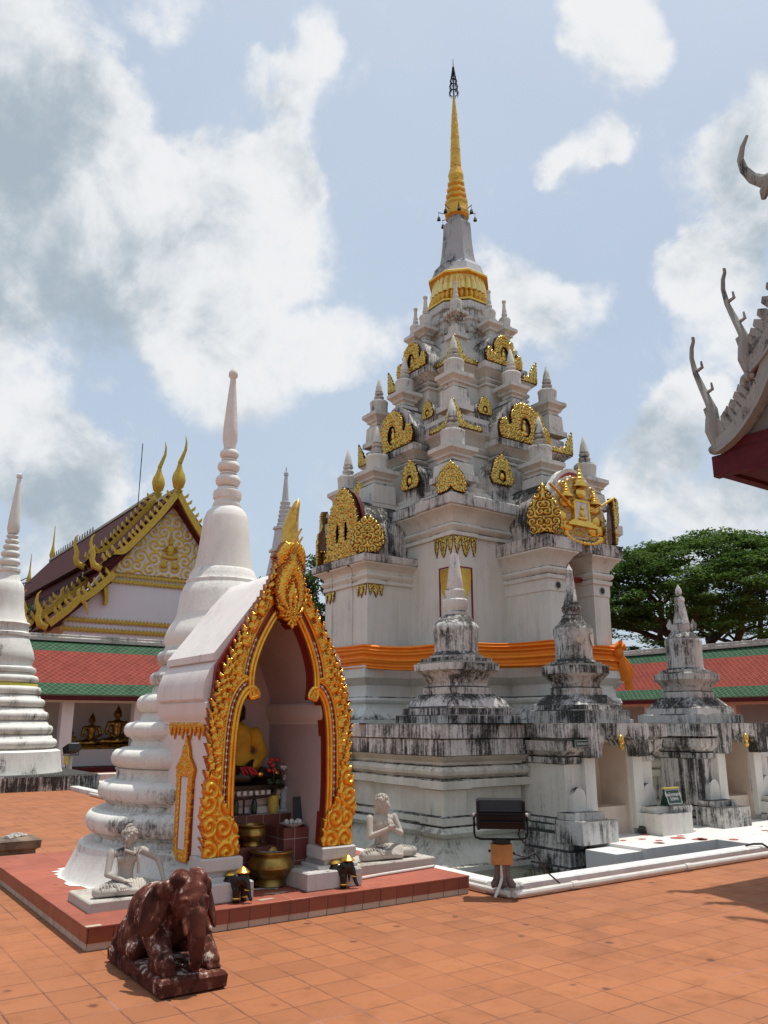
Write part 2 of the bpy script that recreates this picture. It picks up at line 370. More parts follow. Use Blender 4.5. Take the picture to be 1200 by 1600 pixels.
# ------------------------------------------------------------------ mesh helpers
class MB:
    def __init__(s): s.v = []; s.f = []; s.uv = {}; s.mi = []; s.cur = 0
    def add(s, vs, fs, uvs=None):
        o = len(s.v); s.v += [tuple(p) for p in vs]
        for i, f in enumerate(fs):
            if uvs: s.uv[len(s.f)] = uvs[i]
            s.f.append(tuple(o + k for k in f)); s.mi.append(s.cur)
    def box(s, x0, y0, z0, x1, y1, z1):
        s.add([(x0, y0, z0), (x1, y0, z0), (x1, y1, z0), (x0, y1, z0), (x0, y0, z1), (x1, y0, z1), (x1, y1, z1), (x0, y1, z1)],
              [(3, 2, 1, 0), (4, 5, 6, 7), (0, 1, 5, 4), (1, 2, 6, 5), (2, 3, 7, 6), (3, 0, 4, 7)])
    def cbox(s, c, size, rz=0.0, rx=0.0):
        M = Matrix.Translation(c) @ Matrix.Rotation(rz, 4, 'Z') @ Matrix.Rotation(rx, 4, 'X')
        a, b_, h = size[0] / 2, size[1] / 2, size[2] / 2
        vs = [M @ Vector(p) for p in ((-a, -b_, -h), (a, -b_, -h), (a, b_, -h), (-a, b_, -h), (-a, -b_, h), (a, -b_, h), (a, b_, h), (-a, b_, h))]
        s.add(vs, [(3, 2, 1, 0), (4, 5, 6, 7), (0, 1, 5, 4), (1, 2, 6, 5), (2, 3, 7, 6), (3, 0, 4, 7)])
    def sweep(s, plan, prof, cx=0, cy=0, cap=(True, True)):
        """mould a CCW plan polygon through (offset, z) pairs, mitred"""
        n = len(plan); nr = []
        for i in range(n):
            a = Vector(plan[i - 1]); b_ = Vector(plan[i]); c = Vector(plan[(i + 1) % n])
            d1 = (b_ - a).normalized(); d2 = (c - b_).normalized()
            n1 = Vector((d1.y, -d1.x)); n2 = Vector((d2.y, -d2.x)); m = n1 + n2
            k = m.length_squared
            nr.append(m * (2 / k) if k > 1e-6 else n1)
        vs = []; fs = []
        for (o, z) in prof:
            for i in range(n): vs.append((cx + plan[i][0] + nr[i].x * o, cy + plan[i][1] + nr[i].y * o, z))
        for k in range(len(prof) - 1):
            for i in range(n):
                j = (i + 1) % n; fs.append((k * n + i, k * n + j, (k + 1) * n + j, (k + 1) * n + i))
        s.add(vs, fs)
        for e, zi in ((0, 0), (1, len(prof) - 1)):
            if not cap[e]: continue
            ring = vs[zi * n:(zi + 1) * n]
            tri = tessellate_polygon([[Vector(p) for p in ring]])
            fl = []
            for t in tri:
                nn = (Vector(ring[t[1]]) - Vector(ring[t[0]])).cross(Vector(ring[t[2]]) - Vector(ring[t[0]]))
                up = nn.z > 0
                fl.append(tuple(t) if up == (e == 1) else tuple(reversed(t)))
            s.add(ring, fl)
    def lathe(s, prof, n=24, cx=0, cy=0, z0=0, rot=0.0, sc=(1, 1)):
        vs = []; fs = []
        for (r, z) in prof:
            for i in range(n):
                a = rot + 2 * math.pi * i / n; vs.append((cx + r * math.cos(a) * sc[0], cy + r * math.sin(a) * sc[1], z0 + z))
        for k in range(len(prof) - 1):
            for i in range(n):
                j = (i + 1) % n; fs.append((k * n + i, k * n + j, (k + 1) * n + j, (k + 1) * n + i))
        fs.append(tuple(range(n - 1, -1, -1))); m = (len(prof) - 1) * n; fs.append(tuple(m + i for i in range(n)))
        s.add(vs, fs)
    def tube(s, pts, rad, n=8, flat=1.0, up=(0, 0, 1)):
        pts = [Vector(p) for p in pts]
        if isinstance(rad, (int, float)): rad = [rad] * len(pts)
        vs = []; fs = []; up = Vector(up)
        for k, p in enumerate(pts):
            t = (pts[min(k + 1, len(pts) - 1)] - pts[max(k - 1, 0)]).normalized()
            if k == 0:
                a = t.cross(up)
                if a.length < .25: a = t.cross(Vector((0, 1, 0)))
                if a.length < .25: a = t.cross(Vector((1, 0, 0)))
            else: a = pa - t * pa.dot(t)
            a.normalize(); pa = a; b_ = a.cross(t).normalized()
            for i in range(n):
                an = 2 * math.pi * i / n; vs.append(p + (a * math.cos(an) * flat + b_ * math.sin(an)) * rad[k])
        for k in range(len(pts) - 1):
            for i in range(n):
                j = (i + 1) % n; fs.append((k * n + j, k * n + i, (k + 1) * n + i, (k + 1) * n + j))
        fs.append(tuple(range(n))); m = (len(pts) - 1) * n; fs.append(tuple(m + i for i in range(n - 1, -1, -1)))
        s.add(vs, fs)
    def ball(s, c, r, n=12, m=8):
        if isinstance(r, (int, float)): r = (r, r, r)
        vs = []; fs = []
        for j in range(m + 1):
            ph = math.pi * j / m
            for i in range(n):
                a = 2 * math.pi * i / n
                q = max(math.sin(ph), .02)
                vs.append((c[0] + r[0] * q * math.cos(a), c[1] + r[1] * q * math.sin(a), c[2] - r[2] * math.cos(ph)))
        for j in range(m):
            for i in range(n):
                k = (i + 1) % n; fs.append((j * n + i, j * n + k, (j + 1) * n + k, (j + 1) * n + i))
        fs.append(tuple(range(n - 1, -1, -1))); fs.append(tuple(m * n + i for i in range(n)))
        s.add(vs, fs)
    def plate(s, poly, y0, y1, M=None):
        """polygon in (x,z) extruded from y0 (front) to y1; CCW seen from -y"""
        n = len(poly); vs = [(p[0], y0, p[1]) for p in poly] + [(p[0], y1, p[1]) for p in poly]
        ar = sum(poly[i - 1][0] * poly[i][1] - poly[i][0] * poly[i - 1][1] for i in range(n))
        tri = tessellate_polygon([[Vector((p[0], p[1], 0)) for p in poly]])
        fs = []
        for t in tri:
            a, b_, c = (Vector(poly[i]) for i in t)
            cr = (b_ - a).x * (c - a).y - (b_ - a).y * (c - a).x
            t = tuple(t) if cr > 0 else tuple(reversed(t))
            fs.append(t); fs.append(tuple(n + k for k in reversed(t)))
        for i in range(n):
            j = (i + 1) % n
            fs.append((j, i, n + i, n + j) if ar > 0 else (i, j, n + j, n + i))
        if M is not None: vs = [M @ Vector(v) for v in vs]
        s.add(vs, fs)
    def slab(s, p, th, uvscale=1.0):
        """roof slab: quad p0..p3 (CCW from above, p0-p1 along eave), UV in metres"""
        p = [Vector(q) for q in p]; nrm = (p[1] - p[0]).cross(p[3] - p[0]).normalized()
        e = (p[1] - p[0]).normalized(); f = nrm.cross(e)
        uv = [((q - p[0]).dot(e), (q - p[0]).dot(f)) for q in p]
        lo = [q - nrm * th for q in p]
        s.add(p + lo, [(0, 1, 2, 3), (7, 6, 5, 4), (0, 4, 5, 1), (1, 5, 6, 2), (2, 6, 7, 3), (3, 7, 4, 0)],
              [uv, [uv[3], uv[2], uv[1], uv[0]]] + [[(0, 0)] * 4] * 4)
    def build(s, name, mat, parent=None, loc=None, rz=None, smooth=True, ang=32):
        me = bpy.data.meshes.new(name); me.from_pydata(s.v, [], s.f)
        mats = mat if isinstance(mat, (list, tuple)) else [mat]
        for m in mats: me.materials.append(MATS[m])
        if len(mats) > 1: me.polygons.foreach_set('material_index', s.mi)
        if s.uv:
            ul = me.uv_layers.new(name='UVMap')
            for fi, us in s.uv.items():
                for li, uvc in zip(me.polygons[fi].loop_indices, us): ul.data[li].uv = uvc
        if smooth:
            me.polygons.foreach_set('use_smooth', [True] * len(me.polygons)); me.set_sharp_from_angle(angle=R(ang))
        me.update()
        return link(me, name, parent, loc, rz)
def link(me, name, parent=None, loc=None, rz=None):
    o = bpy.data.objects.new(name, me); COL.objects.link(o)
    if parent is not None: o.parent = parent
    if loc is not None: o.location = loc
    if rz is not None: o.rotation_euler = (0, 0, rz)
    return o
def tag(o, label, cat, group=None, kind=None):
    if label: o['label'] = label
    if cat: o['category'] = cat
    if group: o['group'] = group
    if kind: o['kind'] = kind
    return o
def thing(name, u, v, z, label, cat, rz=0.0, group=None):
    """an Empty at the thing's base, turned with the courtyard grid"""
    o = bpy.data.objects.new(name, None); COL.objects.link(o); o.empty_display_size = .2
    o.location = W(u, v, z); o.rotation_euler = (0, 0, ROT + rz)
    return tag(o, label, cat, group)
def dup(src, parent=None, loc=None, rz=None):
    c = src.copy(); COL.objects.link(c)
    if parent is not None: c.parent = parent
    if loc is not None: c.location = loc
    if rz is not None: c.rotation_euler = (0, 0, rz)
    return c
def dup_tree(src, parent, loc=None, rz=None):
    c = dup(src, parent, loc, rz)
    for ch in list(src.children): dup_tree(ch, c)
    return c

def sq(h, hv=None): hv = hv or h; return [(-h, -hv), (h, -hv), (h, hv), (-h, hv)]
def plan4(side):
    """side: points of the -y side from left corner (included) to right corner (excluded), repeated by quarter turns"""
    out = []
    for k in range(4):
        c, s_ = [(1, 0), (0, 1), (-1, 0), (0, -1)][k]
        for (x, y) in side: out.append((x * c - y * s_, x * s_ + y * c))
    return out
def bay_plan(h, w, p): return plan4([(-h, -h), (-w, -h), (-w, -h - p), (w, -h - p), (w, -h)])
def corner_plan(h, e, k): return plan4([(-h - e, -h - e), (-h - e + k, -h - e), (-h - e + k, -h), (h + e - k, -h), (h + e - k, -h - e)])

# ------------------------------------------------------------------ carved ornament (height-field scroll work)
def inpoly(x, y, poly):
    ins = np.zeros(x.shape, bool); n = len(poly)
    for i in range(n):
        x1, y1 = poly[i - 1]; x2, y2 = poly[i]
        if y1 == y2: continue
        c = ((y1 > y) != (y2 > y)) & (x < (x2 - x1) * (y - y1) / (y2 - y1) + x1)
        ins ^= c
    return ins
def hash2(i, j, k):
    v = np.sin(i * 127.1 + j * 311.7 + k * 74.7) * 43758.5453
    return v - np.floor(v)
def scroll(x, y, sc, seed):
    i0 = np.floor(x / sc); j0 = np.floor(y / sc); best = np.full(x.shape, 1e9); bx = np.zeros(x.shape); by = np.zeros(x.shape); bi = np.zeros(x.shape)
    for di in (-1, 0, 1):
        for dj in (-1, 0, 1):
            i = i0 + di; j = j0 + dj
            cx = (i + .25 + .5 * hash2(i, j, seed)) * sc; cy = (j + .25 + .5 * hash2(i, j, seed + 3)) * sc
            d = (x - cx) ** 2 + (y - cy) ** 2; m = d < best
            best = np.where(m, d, best); bx = np.where(m, x - cx, bx); by = np.where(m, y - cy, by); bi = np.where(m, np.sign(hash2(i, j, seed + 7) - .5), bi)
    r = np.sqrt(best) / sc; th = np.arctan2(by, bx)
    h = .5 + .5 * np.cos(2 * math.pi * r * 2.6 + bi * th)
    return h * (1 - .35 * np.clip(r * 1.2, 0, 1)) + .12
def flame(poly, step=.09, amp=.05, lean=.5, base_z=None):
    """serrate an outline with upward-leaning flame tongues (outline CCW in x,z)"""
    out = []; n = len(poly)
    for i in range(n):
        a = Vector(poly[i]); b_ = Vector(poly[(i + 1) % n]); d = b_ - a; L = d.length
        nrm = Vector((d.y, -d.x)).normalized()
        out.append((a.x, a.y))
        if abs(d.y) < .15 * L and nrm.y < 0: continue          # flat bottom edge
        k = max(1, int(round(L / step)))
        up = 1 if d.y >= 0 else -1
        for j in range(k):
            p0 = a + d * (j / k); p1 = a + d * ((j + 1) / k)
            tp = (p0 + p1) / 2 + nrm * amp + d.normalized() * up * step * lean
            if j > 0: out.append((p0.x, p0.y))
            out.append((tp.x, tp.y))
    return out
def ornament(name, outline, mat, parent=None, loc=(0, 0, 0), rz=0.0, res=.025, thick=.05, depth=.05, scale=.16, seed=1, holes=(), dome=0.0, extra=None, hfun=None):
    xs = [p[0] for p in outline]; zs = [p[1] for p in outline]
    x0, x1, z0, z1 = min(xs), max(xs), min(zs), max(zs)
    nx = int((x1 - x0) / res) + 1; nz = int((z1 - z0) / res) + 1
    X, Z = np.meshgrid(x0 + (x1 - x0) * np.arange(nx + 1) / nx, z0 + (z1 - z0) * np.arange(nz + 1) / nz, indexing='ij')
    XC = (X[:-1, :-1] + X[1:, 1:]) / 2; ZC = (Z[:-1, :-1] + Z[1:, 1:]) / 2
    m = inpoly(XC, ZC, outline)
    for h_ in holes: m &= ~inpoly(XC, ZC, h_)
    H = scroll(np.abs(X) if seed >= 0 else X, Z, scale, abs(seed)) if hfun is None else hfun(X, Z)
    # fall-off at the border
    vm = np.zeros(X.shape); vm[:-1, :-1] += m; vm[1:, :-1] += m; vm[:-1, 1:] += m; vm[1:, 1:] += m; vm /= 4
    e = vm.copy()
    for _ in range(2):
        q = e.copy(); q[1:-1, 1:-1] = (e[:-2, 1:-1] + e[2:, 1:-1] + e[1:-1, :-2] + e[1:-1, 2:] + e[1:-1, 1:-1]) / 5; e = np.minimum(q, vm)
    H = H * (.25 + .75 * e)
    cx, cz = (x0 + x1) / 2, (z0 + z1) / 2
    Y = -(thick + depth * H + dome * np.clip(1 - ((X - cx) / (x1 - x0) * 2) ** 2, 0, 1))
    if extra is not None:
        de, rel = extra(X, Z); Y = Y - de; H = np.maximum(H, rel)
    idx = -np.ones(X.shape, int); used = vm > 0; idx[used] = np.arange(used.sum())
    nv = used.sum()
    vs = np.stack([X[used], Y[used], Z[used]], 1); back = vs.copy(); back[:, 1] = 0
    I, J = np.nonzero(m)
    a, b_, c, d = idx[I, J], idx[I + 1, J], idx[I + 1, J + 1], idx[I, J + 1]
    fs = np.stack([a, b_, c, d], 1).tolist()
    fb = (np.stack([d, c, b_, a], 1) + nv).tolist()
    side = []
    mp = np.pad(m, 1)
    for (di, dj, p, q) in ((-1, 0, d, a), (1, 0, b_, c), (0, -1, a, b_), (0, 1, c, d)):
        bd = ~mp[I + 1 + di, J + 1 + dj]
        side.append(np.stack([p[bd], p[bd] + nv, q[bd] + nv, q[bd]], 1))
    side = np.concatenate(side).tolist()
    me = bpy.data.meshes.new(name); me.from_pydata(np.concatenate([vs, back]).tolist(), [], fs + fb + side)
    at = me.attributes.new('relief', 'FLOAT', 'POINT'); rl = H[used].astype(np.float32)
    at.data.foreach_set('value', np.concatenate([rl, rl * 0]))
    me.materials.append(MATS[mat])
    sm = [True] * len(fs) + [False] * (len(fb) + len(side)); me.polygons.foreach_set('use_smooth', sm); me.update()
    return link(me, name, parent, loc, rz)

# ------------------------------------------------------------------ organic bodies (welded from tapered limbs, one continuous skin)
def blobmesh(name, prims, voxel, mat, parent=None, loc=(0, 0, 0), rz=0.0, smooth=3, M=None, fac=.5):
    mb = MB()
    for pr in prims:
        if pr[0] == 'c':
            _, p0, r0, p1, r1 = pr; p0 = Vector(p0); p1 = Vector(p1); d = p1 - p0; L = max(d.length, 1e-5)
            q = d.to_track_quat('Z', 'Y').to_matrix(); n = 14; prof = []
            for k in range(5): a = math.pi / 2 * k / 4; prof.append((max(r0 * math.sin(a), 1e-4), -r0 * math.cos(a)))
            for k in range(5): a = math.pi / 2 * k / 4; prof.append((max(r1 * math.cos(a), 1e-4), L + r1 * math.sin(a)))
            t = MB(); t.lathe(prof, n); mb.add([q @ Vector(v) + p0 for v in t.v], t.f)
        elif pr[0] == 'e':
            c, r = Vector(pr[1]), pr[2]; t = MB(); t.ball((0, 0, 0), r, 18, 12)
            rm = Matrix.Identity(3)
            if len(pr) > 3:
                rx, ry, rz_ = pr[3]; rm = (Matrix.Rotation(rz_, 3, 'Z') @ Matrix.Rotation(ry, 3, 'Y') @ Matrix.Rotation(rx, 3, 'X'))
            mb.add([rm @ Vector(v) + c for v in t.v], t.f)
        elif pr[0] == 'b':
            mb.box(*pr[1])
    me = bpy.data.meshes.new('tmp'); me.from_pydata(mb.v, [], mb.f)
    if M is not None: me.transform(M)
    o = bpy.data.objects.new('tmp', me); COL.objects.link(o)
    md = o.modifiers.new('r', 'REMESH'); md.mode = 'VOXEL'; md.voxel_size = voxel; md.use_smooth_shade = True
    if smooth:
        ms = o.modifiers.new('s', 'SMOOTH'); ms.iterations = smooth; ms.factor = fac
    dg = bpy.context.evaluated_depsgraph_get(); dg.update()
    nm = bpy.data.meshes.new_from_object(o.evaluated_get(dg)); nm.name = name
    bpy.data.objects.remove(o); bpy.data.meshes.remove(me)
    nm.materials.clear(); nm.materials.append(MATS[mat])
    nm.polygons.foreach_set('use_smooth', [True] * len(nm.polygons))
    return link(nm, name, parent, loc, rz)

# ================================================================== SETTING
def setting():
    m = MB(); B = 46
    gr = MB(); gr.add([(-1500, -1500, -.03), (1500, -1500, -.03), (1500, 1500, -.03), (-1500, 1500, -.03), (-B, -B, -.03), (B, -B, -.03), (B, B, -.03), (-B, B, -.03)], [(0, 1, 5, 4), (1, 2, 6, 5), (2, 3, 7, 6), (3, 0, 4, 7)])
    g2 = gr.build('terrain', 'grass_ground', None, W(0, 0), ROT, False); g2['kind'] = 'structure'
    ou0, ou1, ov0, ov1 = -7.8, 8.2, -9.45, 8.2
    m.add([(-B, -B, 0), (B, -B, 0), (B, ov0, 0), (-B, ov0, 0)], [(0, 1, 2, 3)])
    m.add([(-B, ov1, 0), (B, ov1, 0), (B, B, 0), (-B, B, 0)], [(0, 1, 2, 3)])
    m.add([(-B, ov0, 0), (ou0, ov0, 0), (ou0, ov1, 0), (-B, ov1, 0)], [(0, 1, 2, 3)])
    m.add([(ou1, ov0, 0), (B, ov0, 0), (B, ov1, 0), (ou1, ov1, 0)], [(0, 1, 2, 3)])
    m.add([(ou0, ov0, 0), (ou1, ov0, 0), (ou1, ov0, -.5), (ou0, ov0, -.5)], [(0, 1, 2, 3)])
    m.add([(ou0, ov0, 0), (ou0, ov0, -.5), (ou0, ov1, -.5), (ou0, ov1, 0)], [(0, 1, 2, 3)])
    g = m.build('ground', 'terracotta', None, W(0, 0), ROT, False); g['kind'] = 'structure'
    w = MB(); w.add([(ou0 - .05, ov0 - .05, 0), (ou1 + .05, ov0 - .05, 0), (ou1 + .05, ov1 + .05, 0), (ou0 - .05, ov1 + .05, 0)], [(0, 1, 2, 3)])
    o = w.build('water', 'water', None, W(0, 0, -.33), ROT, False); o['kind'] = 'structure'
    # moat kerb: a low white coping on the rim
    k = thing('moat_kerb', -7.85, -9.56, 0, 'low white kerb running along the edge of the moat', 'kerb')
    def kp(name, x0, y0, x1, y1):
        q = MB(); q.sweep([(x0, y0), (x1, y0), (x1, y1), (x0, y1)], [(0, -.02), (0, .085), (-.015, .1)]); return q.build(name, 'kerb_white', k)
    # local origin at (-7.85,-9.56)
    kp('coping', .12, -.10, 14, .10); kp('coping', -.12, .12, .09, 16)
    q = MB(); q.sweep([(-.14, -.12), (.1, -.12), (.1, .1), (-.14, .1)], [(.02, -.02), (.02, .08), (0, .11)]); q.build('corner_block', 'stone_step', k)
    # marble slab with fallen petals
    s = thing('marble_landing', -2.0, -8.0, 0, 'white marble paving slabs scattered with red petals before the niches', 'paving')
    q = MB()
    q.box(-2.35, -.56, -.45, 10, 1.3, .02); q.box(-.75, -1.46, -.45, 4.0, -.562, .018); q.build('slab', 'marble_slab', s)
    q = MB(); q.box(-2.85, -.48, -.26, -2.24, .06, -.02); q.build('low_slab', 'marble_slab', s)
    q = MB(); random.seed(3)
    for i in range(46):
        x = random.uniform(-2.2, 3.4); y = random.uniform(-.5, .35) if x < -.7 else random.uniform(-1.3, .35)
        r = random.uniform(.03, .1) * (1.6 if random.random() < .2 else 1); n = 9
        vs = [(x + r * (1 + .3 * random.random()) * math.cos(6.283 * a / n), y + .8 * r * (1 + .3 * random.random()) * math.sin(6.283 * a / n), .0245) for a in range(n)]
        q.add(vs, [tuple(range(n))])
    q.build('petals', 'red_petal', s, smooth=False)['kind'] = 'stuff'
setting()

# ================================================================== GREAT STUPA
def lotus_ring(prof, n, petals, amp, phase=0):
    m = MB(); m.lathe(prof, n)
    K = len(prof)
    for k in range(K):
        w_ = math.sin(math.pi * k / (K - 1)) ** .5 if 0 < k < K - 1 else 0
        for i in range(n):
            a = 2 * math.pi * i / n; f = 1 + amp * w_ * (abs(math.sin(petals * a / 2 + phase)) - .5)
            x, y, z = m.v[k * n + i]; m.v[k * n + i] = (x * f, y * f, z)
    return m
MINI = [(.33, 0), (.33, .03), (.29, .05), (.28, .12), (.285, .32), (.30, .38), (.29, .42), (.26, .45), (.18, .48), (.135, .50), (.13, .53), (.155, .56), (.165, .6), (.13, .65), (.11, .67), (.14, .70), (.145, .74), (.11, .77), (.125, .79), (.10, .95), (.03, 1.22), (.004, 1.26)]
MINI3 = [(.22, 0), (.22, .04), (.18, .07), (.17, .2), (.19, .3), (.17, .36), (.09, .42), (.075, .46), (.09, .49), (.085, .54), (.065, .57), (.075, .6), (.06, .68), (.045, .9), (.065, .93), (.065, .98), (.02, 1.0)]

def great_stupa():
    T = thing('great_stupa', 0, 0, 0, 'tall tiered white stupa with gilded pediments and slender golden spire in the courtyard', 'stupa')
    c, w, q = 2.5, .92, 3.75
    # base
    cross = plan4([(-c, -c), (-w, -c), (-w, -q), (w, -q), (w, -c)])
    m = MB(); m.sweep(cross, [(.32, 1.55), (.32, 1.72), (.27, 1.75), (.22, 1.84), (.10, 1.98), (.08, 2.06), (.14, 2.09), (.16, 2.14), (.14, 2.19), (.07, 2.22), (.05, 2.46), (.10, 2.5), (.18, 2.6), (.2, 2.62), (.2, 2.88), (.1, 2.93), (.0, 2.96)])
    m.build('base_moulding', 'plaster_clean', T)
    # body
    m = MB(); m.sweep(corner_plan(c, .05, .62), [(0, 2.9), (0, 5.7), (.06, 5.72), (.06, 5.8), (.02, 5.83), (.08, 5.88), (.11, 5.93), (.08, 5.99), (.03, 6.02), (.04, 6.08), (.12, 6.2), (.24, 6.29), (.28, 6.31), (.28, 6.34)])
    m.build('body', 'plaster_clean', T)
    m = MB(); m.sweep(corner_plan(c, .05, .62), [(.3, 6.34), (.33, 6.36), (.33, 6.58), (.3, 6.61), (-.6, 6.63)]); m.build('cornice', 'plaster_mould', T)
    # painted false windows and hanging gilt petals at the body corners
    tong = [(0, 0)]
    for (x, ww, L) in ((.0, .17, .40), (.2, .26, .46), (.5, .15, .42)): tong += [(x + .02 * ww, -.06), (x + .10 * ww, -.5 * L), (x + .3 * ww, -.8 * L), (x + .5 * ww, -L), (x + .75 * ww, -.75 * L), (x + .95 * ww, -.5 * L), (x + .98 * ww, -.06)]
    tong = [(0, .02)] + [(p[0], p[1]) for p in tong[1:]] + [(.66, .02)]
    src = {}
    def petals_at(fx, rz, xoff, side, z, sc=1.0):
        key = ('p', side, sc)
        if key not in src:
            src[key] = ornament('hanging_petals', [(side * p[0] * sc, p[1] * sc) for p in tong], 'gold_relief', T, res=.02, thick=.012, depth=.03, scale=.1, seed=4); o = src[key]
        else: o = dup(src[key], T)
        M = Matrix.Rotation(rz, 4, 'Z') @ Vector((xoff, -fx, z)); o.location = M; o.rotation_euler = (0, 0, rz)
    for k in range(4):
        rz = k * math.pi / 2
        for s_ in (-1, 1):
            petals_at(c + .052, rz, s_ * (c + .04), -s_, 5.69)
            m = MB(); M = Matrix.Rotation(rz, 4, 'Z')
            x0 = s_ * (c + .05 - .10); x1 = s_ * (c + .05 - .52)
            xe = x1 + .045 * s_
            m.plate([(min(x1, xe), 3.3), (max(x1, xe), 3.3), (max(x1, xe), 5.02), (min(x1, xe), 5.02)], -c - .066, -c - .045, M)
            m.plate([(min(x0, xe), 4.99), (max(x0, xe), 4.99), (max(x0, xe), 5.02), (min(x0, xe), 5.02)], -c - .066, -c - .045, M)
            if k in (0, 3): m.build('window_border', 'red_lacquer', T)
            a = s_ * (c + .05 - .12); d = -s_
            pts = [(0, 0), (.16, 0), (.18, .5), (.30, .62), (.34, .9), (.34, 1.12), (0, 1.12)]
            pts = [(a + d * p[0], 3.85 + p[1]) for p in pts]
            m = MB(); m.plate(pts, -c - .075, -c - .045, M)
            if k in (0, 3): m.build('window_stencil', 'gold_plain', T)
    # porches: the blind ones (three sides) and the open east porch
    def porch_blind(rz):
        P = MB(); pl = plan4([(-w, -w)]);
        plan = [(-w, -q), (-w + .3, -q), (-w + .3, -q + .03), (-.28, -q + .03), (-.28, -q), (.28, -q), (.28, -q + .03), (w - .3, -q + .03), (w - .3, -q), (w, -q), (w, -c), (-w, -c)]
        P.sweep(plan, [(0, 2.93), (0, 4.72), (.05, 4.74), (.05, 4.81), (.02, 4.84), (.07, 4.88), (.09, 4.92), (.07, 4.97), (.03, 5.0), (.04, 5.05), (.14, 5.13), (.22, 5.17), (.22, 5.2)])
        o = P.build('porch', 'plaster_clean', T, (0, 0, 0), rz)
        S = MB(); S.sweep([(-w, -q), (w, -q), (w, -c), (-w, -c)], [(.24, 5.2), (.26, 5.22), (.26, 5.37), (.23, 5.39)]); S.build('cornice', 'plaster_mould', o)
        roof = MB(); roof.box(-.78, -q + .12, 5.385, .78, -c + .4, 5.85)
        arch = [(.78 * math.cos(a), 5.8 + 1.1 * math.sin(a)) for a in [math.pi * i / 16 for i in range(17)]]
        roof.plate(arch, -q + .1, -c + .4); roof.build('barrel_roof', 'plaster_black', o)
        e = MB(); e.plate([(.76 * math.cos(a), 5.6 + 1.52 * math.sin(a)) for a in [math.pi * i / 16 for i in range(17)]], -q + .02, -q + .12); e.build('gable_edge', 'maroon_wood', o)
        half = [(.98, 0), (.98, .26), (.86, .34), (.74, .3), (.66, .36), (.69, .6), (.66, .95), (.52, 1.3), (.34, 1.56), (.14, 1.72), (0, 1.78)]
        out = flame([(p[0], p[1]) for p in half] + [(-p[0], p[1]) for p in reversed(half[:-1])], .1, .035, .5)
        def el(cx, cz, rx, rz_): return [(cx + rx * math.cos(6.283 * i / 14), cz + rz_ * math.sin(6.283 * i / 14)) for i in range(14)]
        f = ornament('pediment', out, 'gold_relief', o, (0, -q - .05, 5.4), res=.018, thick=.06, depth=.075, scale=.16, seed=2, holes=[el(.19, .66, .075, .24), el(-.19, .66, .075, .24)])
        lobe = flame([(-.2, 0), (.2, 0), (.38, .22), (.36, .5), (.2, .74), (0, .88), (-.2, .74), (-.36, .5), (-.38, .22)], .09, .035, .5)
        lb = ornament('corner_lobe', lobe, 'gold_relief', o, (.98, -q - .02, 5.4), R(45), .02, .05, .08, .17, 13, dome=.06)
        l2 = dup(lb, o, (-.98, -q - .02, 5.4)); l2.rotation_euler = (0, 0, R(-45))
        return o
    p0 = porch_blind(-math.pi / 2)
    for k in (1, 2): dup_tree(p0, T, (0, 0, 0), -math.pi / 2 - k * math.pi / 2)
    for s_ in (-1, 1):
        for (fx, rz, xo) in ((q + .002, -math.pi / 2, s_ * (w - .02)),): petals_at(fx, rz, xo, -s_, 4.71, .62)
    for rz_, fx, xo, sd in ((0, w + .002, -(q - .02), 1),):
        petals_at(fx, rz_, xo, sd, 4.71, .62)
    # east porch
    E = MB(); qe = 3.85
    prof = [(0, 2.93), (0, 4.44), (.02, 4.45), (.02, 4.70), (.06, 4.72), (.07, 4.80), (.03, 4.83), (.08, 4.87), (.10, 4.92), (.08, 4.97), (.03, 5.0), (.04, 5.06), (.16, 5.24), (.24, 5.31), (.24, 5.34)]
    for s_ in (-1, 1):
        x0, x1 = (-.98, -.46) if s_ < 0 else (.46, .98)
        E.sweep([(x0, -qe), (x1, -qe), (x1, -c), (x0, -c)], prof)
    E.box(-.47, -c - .5, 2.93, .47, -c - .02, 5.3)
    o = E.build('porch', 'plaster_clean', T)
    o['label'] = 'open porch with a tall doorway between two pillars'
    S = MB()
    for s_ in (-1, 1):
        x0, x1 = (-.98, -.40) if s_ < 0 else (.40, .98)
        S.sweep([(x0, -qe), (x1, -qe), (x1, -c), (x0, -c)], [(.24, 5.34), (.26, 5.36), (.26, 5.62), (.22, 5.64)])
    S.box(-.7, -qe - .02, 5.42, .7, -c, 5.63); S.build('cornice', 'plaster_mould', o)
    b = MB(); b.box(-.5, -qe + .25, 4.78, .5, -qe + .4, 4.88); b.build('door_beam', 'red_lacquer', o)
    b = MB(); b.box(-.3, -c - .54, 2.93, .3, -c - .48, 4.6); b.build('doorway', 'maroon_wood', o)
    for x in (-.72, .72):
        b = MB(); 
        vs = []; n = 20
        b.plate([(x + .095 * math.cos(6.283 * i / n), 4.575 + .095 * math.sin(6.283 * i / n)) for i in range(n)], -qe - .035, -qe - .015); b.build('roundel', 'stone_step', o)
        b = MB(); b.plate([(x + .07 * math.cos(6.283 * i / n), 4.575 + .07 * math.sin(6.283 * i / n)) for i in range(n)], -qe - .041, -qe - .034); b.build('roundel_boss', 'iron_dark', o)
        for xx in (x - .30, x + .30):
            b = MB(); b.plate([(xx + .05 * math.cos(6.283 * i / n), 5.49 + .05 * math.sin(6.283 * i / n)) for i in range(n)], -qe - .285, -qe - .26); b.build('cornice_stud', 'plaster_mould', o)
    roof = MB(); roof.box(-.82, -qe + .2, 5.635, .82, -c + .4, 6.15)
    roof.plate([(.84 * math.cos(a), 6.1 + 1.1 * math.sin(a)) for a in [math.pi * i / 18 for i in range(19)]], -qe + .18, -c + .4); roof.build('barrel_roof', 'plaster_black', o)
